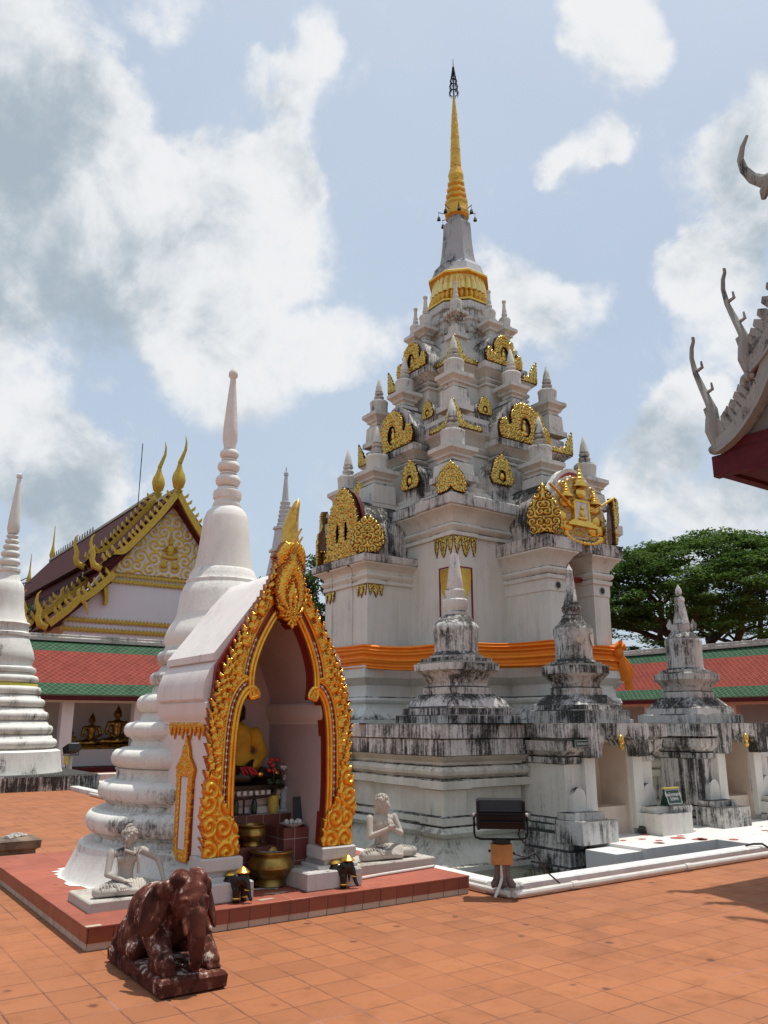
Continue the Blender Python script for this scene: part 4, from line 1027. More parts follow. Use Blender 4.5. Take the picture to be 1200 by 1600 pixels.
def stupas_on_wall():
    A = small_stupa(-5.42, -5.98, 'weathered white stupa with broken flat-topped spire on the near wall corner', 
        [(.70, 0), (.70, .11), (.69, .12), (.63, .125), (.63, .22), (.6, .23), (.57, .25), (.54, .33), (.44, .42), (.42, .44)],
        [(.42, .43), (.43, .46), (.43, .54), (.38, .56), (.37, .6), (.45, .74), (.5, .78), (.56, .8), (.57, .9), (.5, .93), (.46, .94), (.46, .99), (.42, 1.0)],
        ([(.43, .99), (.43, 1.03), (.38, 1.06), (.35, 1.1), (.345, 1.25), (.36, 1.4), (.375, 1.47), (.36, 1.53), (.31, 1.58), (.285, 1.6), (.29, 1.62), (.25, 1.66), (.2, 1.69)],
         [(.19, 1.68), (.2, 1.73), (.17, 1.76), (.19, 1.8), (.205, 1.83), (.205, 1.93), (.19, 1.95), (.15, 1.97), (.15, 2.0), (.165, 2.04), (.165, 2.09), (.13, 2.12), (.13, 2.16), (.135, 2.18), (.11, 2.35), (.065, 2.70), (.05, 2.71)]),
        'plaster_black', 'plaster_mould')
    steps = [(.58, 0), (.58, .19), (.57, .2), (.52, .21), (.51, .28), (.48, .3), (.36, .42), (.34, .45)]
    shaft = [(.34, .44), (.35, .47), (.35, .55), (.31, .57), (.32, .62), (.4, .72), (.45, .76), (.47, .78), (.47, .9), (.4, .93), (.36, .94), (.36, .97)]
    B_ = small_stupa(-3.5, -6.72, 'weathered white stupa with pale patched bell on the middle niche block', steps, shaft,
        ([(.36, .96), (.34, 1.0), (.31, 1.02), (.3, 1.2), (.31, 1.35), (.33, 1.45), (.325, 1.52), (.28, 1.58), (.23, 1.6), (.23, 1.62), (.2, 1.66), (.17, 1.7)],
         [(.17, 1.69), (.17, 1.74), (.13, 1.76), (.13, 1.79), (.16, 1.83), (.165, 1.88), (.13, 1.93), (.12, 1.95), (.13, 1.97), (.11, 2.0), (.055, 2.5), (.06, 2.52), (.05, 2.54), (.02, 2.6), (.004, 2.63)]),
        'plaster_black', 'plaster_mould')
    # pale repair patches on the bell
    for (ang, z, rx, rz_) in ((R(-118), 1.32, .07, .06), (R(-60), 1.33, .13, .13)):
        p = MB(); n = 12; vs = [(0, 0, 0)]
        rr = .338
        pts = []
        for i in range(n):
            a = 6.283 * i / n; da = rx * (1 + .25 * math.sin(3 * a)) * math.cos(a) / rr; zz = z + rz_ * (1 + .2 * math.cos(2 * a)) * math.sin(a); pts.append((rr * math.cos(ang + da), rr * math.sin(ang + da), zz))
        p.add([(rr * 1.01 * math.cos(ang), rr * 1.01 * math.sin(ang), z)] + pts, [(0, i + 1, (i + 1) % n + 1) for i in range(n)])
        p.build('repair_patch', 'niche_bounce_and_patch', B_)
    C_ = small_stupa(-.32, -6.6, 'pale weathered stupa with leaf-tipped ring below its knobbed spire on the farther niche block', [(.66, 0), (.66, .14), (.64, .15), (.56, .16), (.55, .26), (.5, .3), (.4, .42), (.36, .46)],
        [(.36, .45), (.37, .48), (.37, .56), (.33, .58), (.34, .62), (.42, .72), (.47, .76), (.49, .78), (.49, .88), (.42, .91), (.38, .92), (.38, .96)],
        ([(.38, .95), (.36, .98), (.33, 1.0), (.32, 1.2), (.33, 1.4), (.345, 1.48), (.33, 1.54), (.28, 1.58), (.26, 1.6), (.22, 1.66), (.19, 1.7)],
         [(.2, 1.69), (.21, 1.74), (.2, 1.82), (.15, 1.84), (.14, 1.88), (.085, 2.25), (.1, 2.28), (.09, 2.34), (.05, 2.38), (.05, 2.4), (.065, 2.43), (.055, 2.5), (.004, 2.6)]),
        'plaster_mould', 'plaster_mould')
    for k in range(4):
        a = math.pi / 4 + k * math.pi / 2; l = MB(); l.plate([(-.06, 0), (.06, 0), (.09, .08), (.02, .2), (-.03, .07)], -.02, .02, Matrix.Rotation(a, 4, 'Z') @ Matrix.Translation((.19, 0, 1.73))); l.build('ring_leaf', 'plaster_mould', C_)
    for (u, v, lab) in ((-5.42, 5.9, 'small white stupa at the far left corner of the terrace wall, mostly hidden by trees'),):
        D_ = bpy.data.objects.new('corner_stupa', None); COL.objects.link(D_); D_.location = W(u, v, 1.65); D_.rotation_euler = (0, 0, ROT); tag(D_, lab, 'stupa', 'small stupas on the terrace wall')
        for ch in list(A.children): dup(ch, D_)
stupas_on_wall()

# ================================================================== FOREGROUND PLATFORM, BELL STUPA AND SHRINE
def platform():
    T = thing('tiled_platform', -11.92, -9.37, 0, 'low red tiled platform carrying the shrine and the round bell stupa', 'platform')
    m = MB(); m.box(0, 0, .0, 3.74, 4.0, .055); m.build('cement_course', 'riser_cement', T, smooth=False)
    m = MB(); m.box(-.006, -.006, .055, 3.746, 4.006, .158); m.build('tiled_riser', 'riser_tile', T, smooth=False)
    m = MB(); m.sweep([(-.012, -.012), (3.752, -.012), (3.752, 4.012), (-.012, 4.012)], [(0, .158), (0, .168), (-.004, .17)]); m.build('tiled_top', 'terracotta_platform', T, smooth=False)
    m = MB(); m.box(-.011, -.011, .16, .105, .045, .1725); m.build('pale_corner_tile', 'riser_cement', T, smooth=False)
    m = MB(); random.seed(4)
    for (x, y) in ((.95, .3), (1.2, .22), (1.55, .12), (2.1, .2), (1.75, .32)):
        n = 8; r = random.uniform(.05, .12)
        m = MB()
        m.add([(x + r * random.uniform(.6, 1.4) * math.cos(6.283 * a / n), y + .4 * r * random.uniform(.6, 1.4) * math.sin(6.283 * a / n), .1735) for a in range(n)], [tuple(range(n))])
        m.build('bare_patch', 'riser_cement', T, smooth=False)
    w = MB(); pts = [(2.62, .42, .18), (2.9, .40, .18), (3.55, .5, .18)]
    return T
platform()
def platform_pipe():
    T = thing('conduit_pipe', -9.0, -8.9, .17, 'thin white plastic pipe on the platform below the hermit with clasped hands', 'pipe')
    m = MB(); m.tube([(-.28, .12, .016), (-.2, -.06, .016), (.1, .0, .016), (.55, .05, .016), (.82, .08, .016)], .014, 8); m.build('run', 'pvc_white', T)
platform_pipe()

def bell_stupa():
    u, v = -10.08, -7.33
    T = thing('bell_stupa', u, v, .17, 'tall white round bell stupa with stacked ring mouldings joined behind the gilt shrine', 'stupa')
    def torus(r, z0, z1, k=6): 
        h = (z1 - z0) / 2; return [(r - h * .9 + h * .9 * math.cos(a) * 1.0, (z0 + z1) / 2 + h * math.sin(a)) for a in [(-math.pi / 2) + math.pi * i / k for i in range(k + 1)]]
    pr = [(1.49, .0), (1.46, .03), (1.35, .27), (1.345, .30), (1.3, .31), (1.3, .325), (1.19, .33), (1.18, .37)]
    pr += [(1.22, .40)] + torus(1.3, .41, .62) + [(1.2, .63), (1.12, .64), (1.10, .68), (1.12, .70)] + torus(1.2, .71, .90) + [(1.1, .91), (1.03, .92), (1.02, .99), (1.04, 1.02)]
    pr += torus(1.09, 1.03, 1.22) + [(.98, 1.23), (.9, 1.24), (.885, 1.3), (.9, 1.32)] + torus(.98, 1.33, 1.49) + [(.88, 1.5), (.82, 1.51), (.8, 1.57)] + torus(.87, 1.59, 1.78) + [(.78, 1.79), (.72, 1.8), (.70, 1.86)]
    pr += torus(.75, 1.88, 2.03) + [(.66, 2.04), (.64, 2.08)] + torus(.69, 2.1, 2.26) + [(.62, 2.27), (.61, 2.3)]
    m = MB(); m.lathe(pr, 64)
    # the shrine is built into the flank: open that side
    keep = []
    for f in m.f:
        c = [sum(m.v[i][k] for i in f) / len(f) for k in range(3)]
        if len(f) > 4 or not (abs(c[0]) < .56 and c[1] < -.5): keep.append(f)
    m.f = keep; m.mi = [0] * len(keep)
    m.build('ringed_base', 'plaster_ringed', T, ang=50)
    b = MB(); b.lathe([(.61, 2.29), (.60, 2.31), (.62, 2.36), (.62, 2.42), (.58, 2.52), (.52, 2.62), (.50, 2.68), (.475, 2.9), (.43, 3.02)] + [(.42, 3.03), (.42, 3.07), (.40, 3.09), (.39, 3.13), (.375, 3.16), (.365, 3.18), (.355, 3.2)] + [(.34, 3.21), (.315, 3.35), (.285, 3.6), (.262, 3.82), (.235, 3.9), (.19, 3.95), (.165, 3.97)], 48)
    b.build('bell', 'plaster_white', T, ang=40)
    sp = MB(); sp.lathe([(.165, 3.96), (.17, 3.99), (.165, 4.02), (.15, 4.03), (.15, 4.07), (.165, 4.08), (.17, 4.13), (.165, 4.17), (.13, 4.19), (.12, 4.22)] + torus(.15, 4.23, 4.38) + [(.1, 4.39), (.1, 4.41)] + torus(.135, 4.42, 4.55) + [(.09, 4.56), (.09, 4.58)] + torus(.115, 4.59, 4.70) + [(.075, 4.71), (.07, 4.74), (.088, 4.82), (.09, 4.92), (.082, 5.05), (.05, 5.45), (.034, 5.62), (.034, 5.64), (.055, 5.67), (.058, 5.71), (.04, 5.75), (.012, 5.79)], 28)
    sp.build('spire', 'plaster_white', T, ang=40)
    rg = MB(); n = 120; vs = []
    for i in range(n):
        a = 6.283 * i / n; r0 = 1.44; r1 = 1.495 + (random.random() ** 5) * .10
        vs += [(r0 * math.cos(a), r0 * math.sin(a), .003), (r1 * math.cos(a), r1 * math.sin(a), .003)]
    rg.add(vs, [(2 * i, 2 * i + 1, (2 * i + 3) % (2 * n), (2 * i + 2) % (2 * n)) for i in range(n)])
    rg.build('limewash_splash', 'paint_white', T, smooth=False)
bell_stupa()

def crv(pts, k=6):
    """Catmull-Rom through 2-D points"""
    P = [Vector(p) for p in pts]; out = []
    for i in range(len(P) - 1):
        p0 = P[max(i - 1, 0)]; p1 = P[i]; p2 = P[i + 1]; p3 = P[min(i + 2, len(P) - 1)]
        for j in range(k):
            t = j / k; out.append(.5 * ((2 * p1) + (p2 - p0) * t + (2 * p0 - 5 * p1 + 4 * p2 - p3) * t * t + (-p0 + 3 * p1 - 3 * p2 + p3) * t ** 3))
    out.append(P[-1]); return out
def offs(path, d):
    out = []
    for i, p in enumerate(path):
        t = (path[min(i + 1, len(path) - 1)] - path[max(i - 1, 0)]).normalized(); out.append(p + Vector((t.y, -t.x)) * d)
    return out

def shrine():
    Z = .17
    T = thing('spirit_shrine', -10.14, -8.98, Z, 'white niche shrine with a carved gold and red flame arch on the red platform', 'shrine')
    T.scale = (.925, 1, 1)
    inner = [(.50, .36), (.525, .8), (.525, 1.1), (.515, 1.4), (.48, 1.62), (.42, 1.735), (.365, 1.76), (.335, 1.70)]
    inner2 = [(.335, 1.70), (.35, 1.86), (.33, 2.02), (.25, 2.24), (.12, 2.46), (0, 2.60)]
    outer = [(.775, .36), (.80, .6), (.785, .95), (.785, 1.3), (.79, 1.5), (.745, 1.75), (.66, 1.98), (.55, 2.2), (.42, 2.42), (.30, 2.62), (.2, 2.8), (.135, 2.95), (.13, 3.08), (0, 3.12)]
    ic = crv(inner, 5)[:-1] + crv(inner2, 5)
    oc = crv(outer, 3)
    mid = [(min(p.x + 0, 9), p.y) for p in offs(ic, .135)]
    mid = [Vector((max(p[0], 0.0), p[1])) for p in mid]
    # mirror helper
    def full(path): return [(p[0], p[1]) for p in path] + [(-p[0], p[1]) for p in reversed(path[:-1])]
    def clean(path):   # keep z monotone-ish to avoid loops at the cusp
        out = [path[0]]
        for p in path[1:]:
            if p[1] > out[-1][1] + .004: out.append(p)
        return out
    midc = clean([(p.x, p.y) for p in mid])
    mm = [(x, z) for x, z in midc if x > .0]; mm.append((0, max(mm[-1][1] + .02, 2.76)))
    of = flame(full([(p.x, p.y) for p in oc]), .085, .055, .8)
    hole = full(mm); hole = [(hole[0][0], .2)] + hole + [(hole[-1][0], .2)]
    def foot(X, Zc):
        d = np.clip(1 - (Zc - .36) / .45, 0, 1); return .03 * d, 0 * d
    mp_ = np.array([(p.x, p.y) for p in offs(ic, .14)]); mp_[:, 0] = np.maximum(mp_[:, 0], 0)
    sl_ = np.concatenate([[0], np.cumsum(np.linalg.norm(np.diff(mp_, axis=0), axis=1))])
    def leafwork(X, Zc):
        ax = np.abs(X); best = np.full(X.shape, 1e9); S_ = np.zeros(X.shape)
        for (px_, pz_), sv_ in zip(mp_, sl_):
            d = (ax - px_) ** 2 + (Zc - pz_) ** 2; m_ = d < best; best = np.where(m_, d, best); S_ = np.where(m_, sv_, S_)
        d = np.sqrt(best) / .13; rnd = hash2(np.floor(S_ / .083 + .9 * d), 1, 3)
        ph = S_ / .083 + .9 * d - .35 * np.sin(d * 3.1); fr_ = ph - np.floor(ph)
        lf_ = np.clip(1 - np.abs(fr_ - .42) / .5, 0, 1) ** .6
        vein = np.exp(-((fr_ - .42) / .07) ** 2) * .35
        curl = scroll(ax, Zc, .055, 4)
        return .15 + .6 * lf_ + vein * (d > .25) + .45 * (curl - .5) * (.4 + rnd * .8)
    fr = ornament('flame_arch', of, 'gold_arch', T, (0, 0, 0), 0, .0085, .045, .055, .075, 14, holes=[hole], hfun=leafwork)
    # red lining band, gold ribs, bead string
    i2 = offs(ic, .03); m2 = clean([(p.x, p.y) for p in offs(ic, .145)])
    m2 = [p for p in m2 if p[0] > 0] + [(0, 2.78)]
    def ring(outp, inp, y0, y1, name, mat):
        m = MB()
        poly = [(p[0], p[1]) for p in full(outp)]; inn = [(p[0], p[1]) for p in full(inp)]
        m.plate(poly + list(reversed(inn)), y0, y1); return m.build(name, mat, T)
    ring(m2, [(p.x, p.y) for p in ic], -.045, .1, 'arch_lining', 'red_lacquer')
    for dd, rr, nm in ((.012, .02, 'arch_rib'), (.05, .024, 'arch_rib'), (.128, .016, 'arch_rib')):
        for s_ in (-1, 1):
            pts = [(p[0], p[1]) for p in (offs(ic, dd))]
            if dd > .1: pts = clean(pts); pts = [p for p in pts if p[0] > .0]
            m = MB(); m.tube([(s_ * max(p[0], 0), -.055, p[1]) for p in pts], rr, 7); m.build(nm, 'gold_frame', T)
    path = [Vector(p) for p in clean([(p.x, p.y) for p in offs(ic, .092)]) if p[0] > .02 and .75 < p[1] < 2.3]
    fine = []
    for a, b_ in zip(path[:-1], path[1:]):
        k = max(1, int((b_ - a).length / .009)); fine += [a + (b_ - a) * (j / k) for j in range(k)]
    for s_ in (-1, 1):
        be = MB(); be.tube([(s_ * p.x, -.05, p.y) for p in fine], [.0125 if (i // 2) % 3 == 0 else .003 for i in range(len(fine))], 6); be.build('bead_string', 'paint_white', T)
    # scrolled feet of the arch
    ft = flame([(.46, .35), (.82, .35), (.80, .5), (.86, .7), (.82, .98), (.70, 1.12), (.66, .86), (.60, .72), (.49, .6)], .08, .02, .6)
    for s_ in (-1, 1):
        o_ = [(p[0] * s_, p[1]) for p in (ft if s_ > 0 else list(reversed(ft)))]
        ornament('arch_foot', o_, 'gold_foot', T, (0, -.045, 0), 0, .009, .04, .032, .17, -21 if s_ > 0 else -22)
    # crown mask and horn
    cw = flame([(-.16, 2.5), (-.06, 2.42), (0, 2.36), (.06, 2.42), (.16, 2.5), (.22, 2.75), (.18, 2.95), (.2, 3.1), (.12, 3.2), (-.12, 3.2), (-.2, 3.1), (-.18, 2.95), (-.22, 2.75)], .09, .02, .5)
    cw = [(p[0] * .8, p[1]) for p in cw]; ornament('crown_mask', cw, 'gold_arch', T, (0, -.04, 0), 0, .0085, .05, .05, .15, 17, dome=.07, hfun=lambda X, Zc: .5 + .3 * np.cos(np.arctan2(np.abs(X), Zc - 2.5) * 13 + 26 * np.hypot(X, Zc - 2.5)) + .5 * (scroll(np.abs(X), Zc, .07, 6) - .5))
    h = MB(); h.tube([(0, -.05, 3.02), (.005, -.06, 3.2), (.0, -.07, 3.36), (.02, -.09, 3.52), (.06, -.10, 3.64), (.075, -.10, 3.69)], [.13, .125, .11, .078, .042, .006], 14, .75)
    h.tube([(-.07, -.17, 3.12), (.07, -.19, 3.36)], [.018, .01], 6); h.tube([(-.02, -.18, 3.1), (.09, -.18, 3.28)], [.018, .01], 6)
    h.build('horn_finial', 'gold_arch2', T)
    # side walls with moulded cornice, vaulted roof
    for s_ in (-1, 1):
        w = MB(); x0, x1 = sorted((s_ * .53, s_ * .77)); w.box(x0, .04, .12, x1, 1.2, 1.56)
        w.build('side_wall', 'shrine_wall', T, smooth=False)
        c = MB(); c.sweep([(x0, .05), (x1, .05), (x1, 1.15), (x0, 1.15)], [(0, 1.46), (.02, 1.47), (.02, 1.5), (.05, 1.54), (.06, 1.58), (.06, 1.66), (.03, 1.68)]); c.build('cornice', 'shrine_wall', T)
        c = MB(); c.sweep([(x0, .1), (x1, .1), (x1, 1.15), (x0, 1.15)], [(.10, .0), (.1, .12), (.06, .15), (.04, .2), (.015, .24), (.015, .28), (0, .3)]); c.build('wall_foot', 'stone_step', T)
        n = 9; pet = [(0, .02)]
        for i in range(n):
            x = i * .1; pet += [(x + .01, -.03), (x + .05, -.14 if i % 2 else -.11), (x + .09, -.03)]
        pet += [(n * .1, .02)]
        pt_ = ornament('hanging_petals', pet, 'gold_foot', T, (s_ * .776, .08 if s_ > 0 else .98, 1.47), s_ * math.pi / 2, .012, .008, .02, .06, 5)
        # gilt false window
        yc = .48; xo = s_ * .772
        fo = flame([(-.075, .26), (.075, .26), (.085, .95), (.1, 1.08), (.05, 1.16), (.02, 1.28), (0, 1.36), (-.02, 1.28), (-.05, 1.16), (-.1, 1.08), (-.085, .95)], .1, .008, .5)
        hl = [(-.042, .36), (.042, .36), (.042, 1.0), (-.042, 1.0)]
        fo = [(p[0] * 2.1, p[1]) for p in fo]; hl = [(p[0] * 2.1, p[1]) for p in hl]
        ornament('false_window', fo, 'gold_foot', T, (xo, yc, 0), s_ * math.pi / 2, .011, .025, .02, .08, 6, holes=[hl])
        rd = MB(); rd.plate([(-.19, .245), (.19, .245), (.19, .98), (-.19, .98)], -.012, .0, Matrix.Translation((xo, yc, 0)) @ Matrix.Rotation(s_ * math.pi / 2, 4, 'Z')); 
        rd.plate([(-.095, .34), (.095, .34), (.095, 1.02), (-.095, 1.02)], -.018, -.012, Matrix.Translation((xo, yc, 0)) @ Matrix.Rotation(s_ * math.pi / 2, 4, 'Z'))
        rd.cur = 0; rd.build('window_back', 'red_lacquer', T)
        rp = MB(); rp.plate([(-.085, .36), (.085, .36), (.085, 1.0), (-.085, 1.0)], -.022, -.018, Matrix.Translation((xo, yc, 0)) @ Matrix.Rotation(s_ * math.pi / 2, 4, 'Z')); rp.build('window_pane', 'shrine_wall', T)
    ro = [(.80, 1.67), (.845, 1.70), (.845, 1.78), (.83, 1.86), (.79, 1.96), (.735, 2.03), (.715, 2.045), (.755, 2.05), (.75, 2.115), (.56, 2.34), (.33, 2.62), (.16, 2.83), (.05, 2.94), (0, 2.96)]
    ri = [(.53, 1.67), (.52, 1.78), (.40, 2.05), (.22, 2.38), (0, 2.62)]
    m = MB(); m.plate(full(ro) + list(reversed(full(ri))), .05, 1.25); m.build('vault_roof', 'roof_lime', T, ang=25)
    li = MB(); ri2 = [(x - .004, z - .004) for x, z in ri]; li.plate(full(ri) + list(reversed(full([(max(x - .012, 0), z - .012) for x, z in ri]))), .06, 1.2); li.build('vault_lining', 'shrine_inner', T)
    for s_ in (-1, 1):
        l2 = MB(); x0, x1 = sorted((s_ * .53, s_ * .518)); l2.box(x0, .06, 0, x1, 1.2, 1.67); l2.build('inner_wall', 'shrine_inner', T, smooth=False)
    bk = MB(); bk.plate([(-.53, 0), (.53, 0), (.53, 1.75), (.3, 2.3), (0, 2.63), (-.3, 2.3), (-.53, 1.75)], 1.16, 1.22); bk.build('back_wall', 'shrine_inner', T)
    mk = MB(); mk.plate([(p[0], p[1]) for p in full([(.77, 1.7), (.74, 2.0), (.54, 2.3), (.3, 2.6), (.1, 2.9), (0, 2.95)])] + [(-.5, 1.7), (-.3, 2.2), (0, 2.63), (.3, 2.2), (.5, 1.7)], .0, .06); mk.build('gable_back', 'red_lacquer', T)
    # pedestals under the arch feet
    for s_ in (-1, 1):
        p = MB()
        def bx(x0, x1, y0, y1, z0, z1, o=.012): p.sweep([(x0, y0), (x1, y0), (x1, y1), (x0, y1)], [(-o, z0), (0, z0 + o), (0, z1 - o), (-o, z1)])
        a, b_ = (.44, .84)
        x0, x1 = (a, b_) if s_ > 0 else (-b_, -a)
        bx(x0, x1, -.14, .16, .24, .352); bx(x0 + .05, x1 - .05, -.1, .16, .19, .245, .004)
        xa, xb = (a - .04, b_ + .02) if s_ > 0 else (-b_ - .02, -a + .04)
        bx(xa, xb, -.14, .2, .155, .195, .006)
        xa, xb = (.22, .86) if s_ > 0 else (-.92, -.36)
        bx(xa, xb, -.22, .25, 0, .16)
        p.build('pedestal', 'stone_step', T)
    # tiled altar
    al = MB(); al.box(-.517, .62, 0, .517, 1.16, .6); al.box(-.517, .42, 0, .517, .62, .33); al.box(.22, .25, 0, .517, .62, .5)
    al.build('altar', 'altar_tile', T, smooth=False)
    st = MB(); st.sweep([(-.44, .74), (.44, .74), (.44, 1.12), (-.44, 1.12)], [(0, .6), (0, .66), (-.05, .68), (-.05, .74), (.0, .77), (.02, .83)]); st.build('image_base', 'shrine_wall', T)
def more_mats():
    plaster('shrine_wall', white=(.70, .62, .58), dirt=-.02, up=.0, stain=.25, streak=1.0)
    plaster('roof_lime', white=(.74, .70, .67), dirt=.12, up=.0, stain=.18, vscale=1.6)
more_mats(); shrine()

def seated(name, h, mat, root, loc=(0, 0, 0), robe=None, crown=True, voxel=None, rz=0):
    """seated image in meditation, facing -y; h = height to the top of the head"""
    P = [('c', (-.13, .02, .10), .10, (-.40, -.12, .085), .075), ('c', (.13, .02, .10), .10, (.40, -.12, .085), .075),
         ('c', (-.40, -.12, .08), .07, (.02, -.27, .075), .05), ('c', (.40, -.12, .085), .07, (-.05, -.25, .12), .05),
         ('c', (.02, -.27, .08), .04, (.16, -.24, .13), .035), ('e', (0, .03, .10), (.2, .14, .1)),
         ('c', (0, .03, .12), .135, (0, .02, .33), .12), ('c', (0, .02, .33), .12, (0, .02, .50), .145), ('e', (0, .02, .53), (.235, .10, .085)),
         ('c', (-.225, .02, .54), .06, (-.29, -.01, .32), .05), ('c', (-.29, -.01, .32), .05, (-.06, -.18, .17), .036),
         ('c', (.225, .02, .54), .06, (.29, -.01, .32), .05), ('c', (.29, -.01, .32), .05, (.06, -.19, .19), .036), ('e', (0, -.2, .175), (.1, .05, .03)),
         ('c', (0, .02, .56), .055, (0, .01, .68), .05), ('e', (0, -.005, .765), (.088, .095, .115)), ('e', (0, .015, .80), (.1, .1, .095)), ('e', (0, .01, .895), (.055, .055, .05)),
         ('c', (-.098, .01, .79), .016, (-.098, .01, .70), .014), ('c', (.098, .01, .79), .016, (.098, .01, .70), .014), ('c', (0, -.095, .79), .012, (0, -.11, .75), .016), ('e', (0, -.09, .715), (.03, .014, .008))]
    if crown: P += [('c', (0, .01, .93), .03, (0, .01, 1.04), .006)]
    k = h / .95
    M = Matrix.Scale(k, 4)
    return blobmesh(name, P, (voxel or .016) * k, mat, root, loc, rz, 2, M), k
def altar_things():
    B = (-10.08, -8.98)
    T = thing('seated_image', B[0] - .11, B[1] + .88, 1.0, 'dark lacquered seated image in a yellow robe inside the gilt arched shrine', 'statue')
    o, k = seated('figure', .96, 'black_lacquer', T)
    m = MB(); m.sweep(sq(.43, .17), [(0, 0), (.02, .01), (.02, .05), (-.02, .07), (-.04, .1)], 0, -.06); 
    o.location = (0, 0, .06); m.build('lotus_seat', 'black_lacquer', T)
    k = .96 / .95
    rb = [('c', (0, .03, .15), .175, (0, .02, .33), .165), ('c', (0, .02, .33), .165, (0, .02, .50), .18), ('e', (.14, -.06, .22), (.13, .1, .1)), ('e', (.02, .02, .54), (.235, .115, .085)), ('c', (.225, .02, .54), .075, (.295, -.01, .32), .068), ('c', (.295, -.01, .32), .066, (.12, -.15, .2), .05), ('c', (-.225, .03, .55), .06, (-.27, .0, .40), .062)]
    r_ = blobmesh('robe', rb, .016, 'robe_yellow', T, (0, 0, .06), 0, 2, Matrix.Scale(k, 4))
    g = MB(); 
    for s_ in (-1, 1): g.ball((s_ * .39, -.16, .17), (.04, .04, .03))
    g.ball((.16, -.26, .17), (.04, .03, .03)); g.build('gold_leaf_dabs', 'gold_plain', T)
    rr = MB()
    for i in range(5): rr.tube([(-.06 + i * .025, -.27, .25), (-.05 + i * .03, -.31, .2 + .02 * (i % 3)), (-.02 + i * .04, -.3, .15 + .015 * (i % 2))], [.012, .014, .006], 5)
    rr.build('ribbons', 'ribbon_red', T)
    T.scale = (1.0, 1.0, .90)
    # brass bowls
    def bowl(u, v, z, s_, label):
        t = thing('incense_bowl', u, v, z, label, 'bowl', group='brass incense bowls of the shrine')
        q = MB(); q.lathe([(.13, 0), (.15, .015), (.13, .05), (.12, .07), (.17, .1), (.215, .17), (.215, .22), (.19, .265), (.175, .28), (.2, .30), (.215, .305), (.215, .315), (.19, .318), (.175, .30), (.165, .26), (.01, .25)], 32); b = q.build('bowl', 'brass', t)
        w = MB(); w.lathe([(.165, .285), (.1, .292), (.01, .295)], 24); w.build('sand', 'stone_step', t)
        t.scale = (s_, s_, s_)
    bowl(-10.06, -8.72, .17, 1.0, 'large round brass bowl on the platform at the shrine entrance')
    bowl(-10.15, -8.48, .5, .62, 'smaller brass bowl on the tiled altar step inside the shrine')
    # bottles, vases, tray, picture, stand
    for i, (x, lab) in enumerate(((-.17, 'dark glass bottle on the altar, nearer the yellow robed image'), (.03, 'dark glass bottle on the altar, nearer the yellow vase'))):
        t = thing('bottle', B[0] + x, B[1] + .68, .77, lab, 'bottle', group='dark bottles on the altar')
        q = MB(); q.lathe([(.028, 0), (.03, .01), (.03, .11), (.012, .15), (.012, .18), (.014, .182), (.014, .195)], 14); q.build('glass', 'bottle_dark', t); q = MB(); q.lathe([(.0305, .03), (.0305, .09)], 14); q.build('label_band', 'leaf_dark', t); q = MB(); q.lathe([(.013, .183), (.014, .2)], 10); q.build('cap', 'ribbon_red', t)
    t = thing('flower_vase', B[0] + .25, B[1] + .69, .77, 'yellow vase of red flowers on the right of the altar', 'vase')
    q = MB(); q.lathe([(.04, 0), (.05, .02), (.058, .15), (.062, .17), (.05, .17), (.045, .1), (.005, .09)], 16); q.build('vase', 'vase_yellow', t)
    q = MB(); random.seed(2)
    fl = MB()
    for i in range(7):
        x, y, z = random.uniform(-.07, .1), random.uniform(-.05, .05), random.uniform(.36, .52); q.tube([(0, 0, .1), (x * .5, y * .5, z * .6), (x, y, z)], .006, 4)
        for j in range(2): q.ball((x * .7 + random.uniform(-.05, .05), y * .7, z * .65 + random.uniform(-.05, .05)), (.03, .012, .045), 6, 4)
        fl.ball((x, y, z), (.03, .03, .024), 8, 6)
    q.build('stems', 'leaf_dark', t); fl.build('flowers', 'flower_red', t)
    t = thing('glass_vase', B[0] + .39, B[1] + .73, .77, 'clear vase of white flowers against the shrine wall', 'vase')
    q = MB(); q.lathe([(.045, 0), (.05, .01), (.035, .03), (.04, .2), (.05, .22), (.04, .22), (.03, .05)], 14); q.build('vase', 'lamp_glass', t)
    fl = MB()
    for i in range(16): fl.ball((random.uniform(-.06, .07), random.uniform(-.05, .05), random.uniform(.12, .46)), random.uniform(.012, .024), 7, 5)
    fl.build('flowers', 'flower_white', t)
    t = tag(bpy.data.objects.new('marigold_garland', None), 'orange marigold on the edge of the dark image base', 'flower'); COL.objects.link(t); t.location = W(B[0] + .2, B[1] + .73, 1.0)
    q = MB(); random.seed(8)
    for i in range(10): q.ball((random.uniform(-.03, .03), random.uniform(-.02, .02), .03 + random.uniform(-.02, .02)), .022, 7, 5)
    q.build('petals', 'flower_orange', t)
    t = thing('offering_tray', B[0] + .28, B[1] + .33, .67, 'small tray of offerings on the tiled side block in the shrine', 'tray')
    q = MB(); q.lathe([(.06, 0), (.07, .01), (.12, .03), (.125, .035), (.11, .03), (.01, .015)], 18); q.build('tray', 'stone_step', t); q = MB()
    for i in range(7): q.ball((random.uniform(-.07, .07), random.uniform(-.06, .06), .045), random.uniform(.018, .03), 7, 5)
    q.build('offerings', 'flower_white', t)
    t = thing('picture_board', B[0] + .44, B[1] + .40, .67, 'dark framed board leaning on the right wall of the shrine', 'board', rz=R(-20))
    q = MB(); q.cbox((0, 0, .13), (.2, .015, .26), 0, R(-14)); q.build('panel', 'iron_dark', t); q = MB()
    for (cx, cz, sx, sz) in ((0, .005, .21, .015), (0, .255, .21, .015), (-.1, .13, .015, .26), (.1, .13, .015, .26)): q.cbox((cx, (cz - .13) * .25 - .003, cz), (sx, .022, sz), 0, R(-14))
    q.build('frame', 'dark_wood', t)
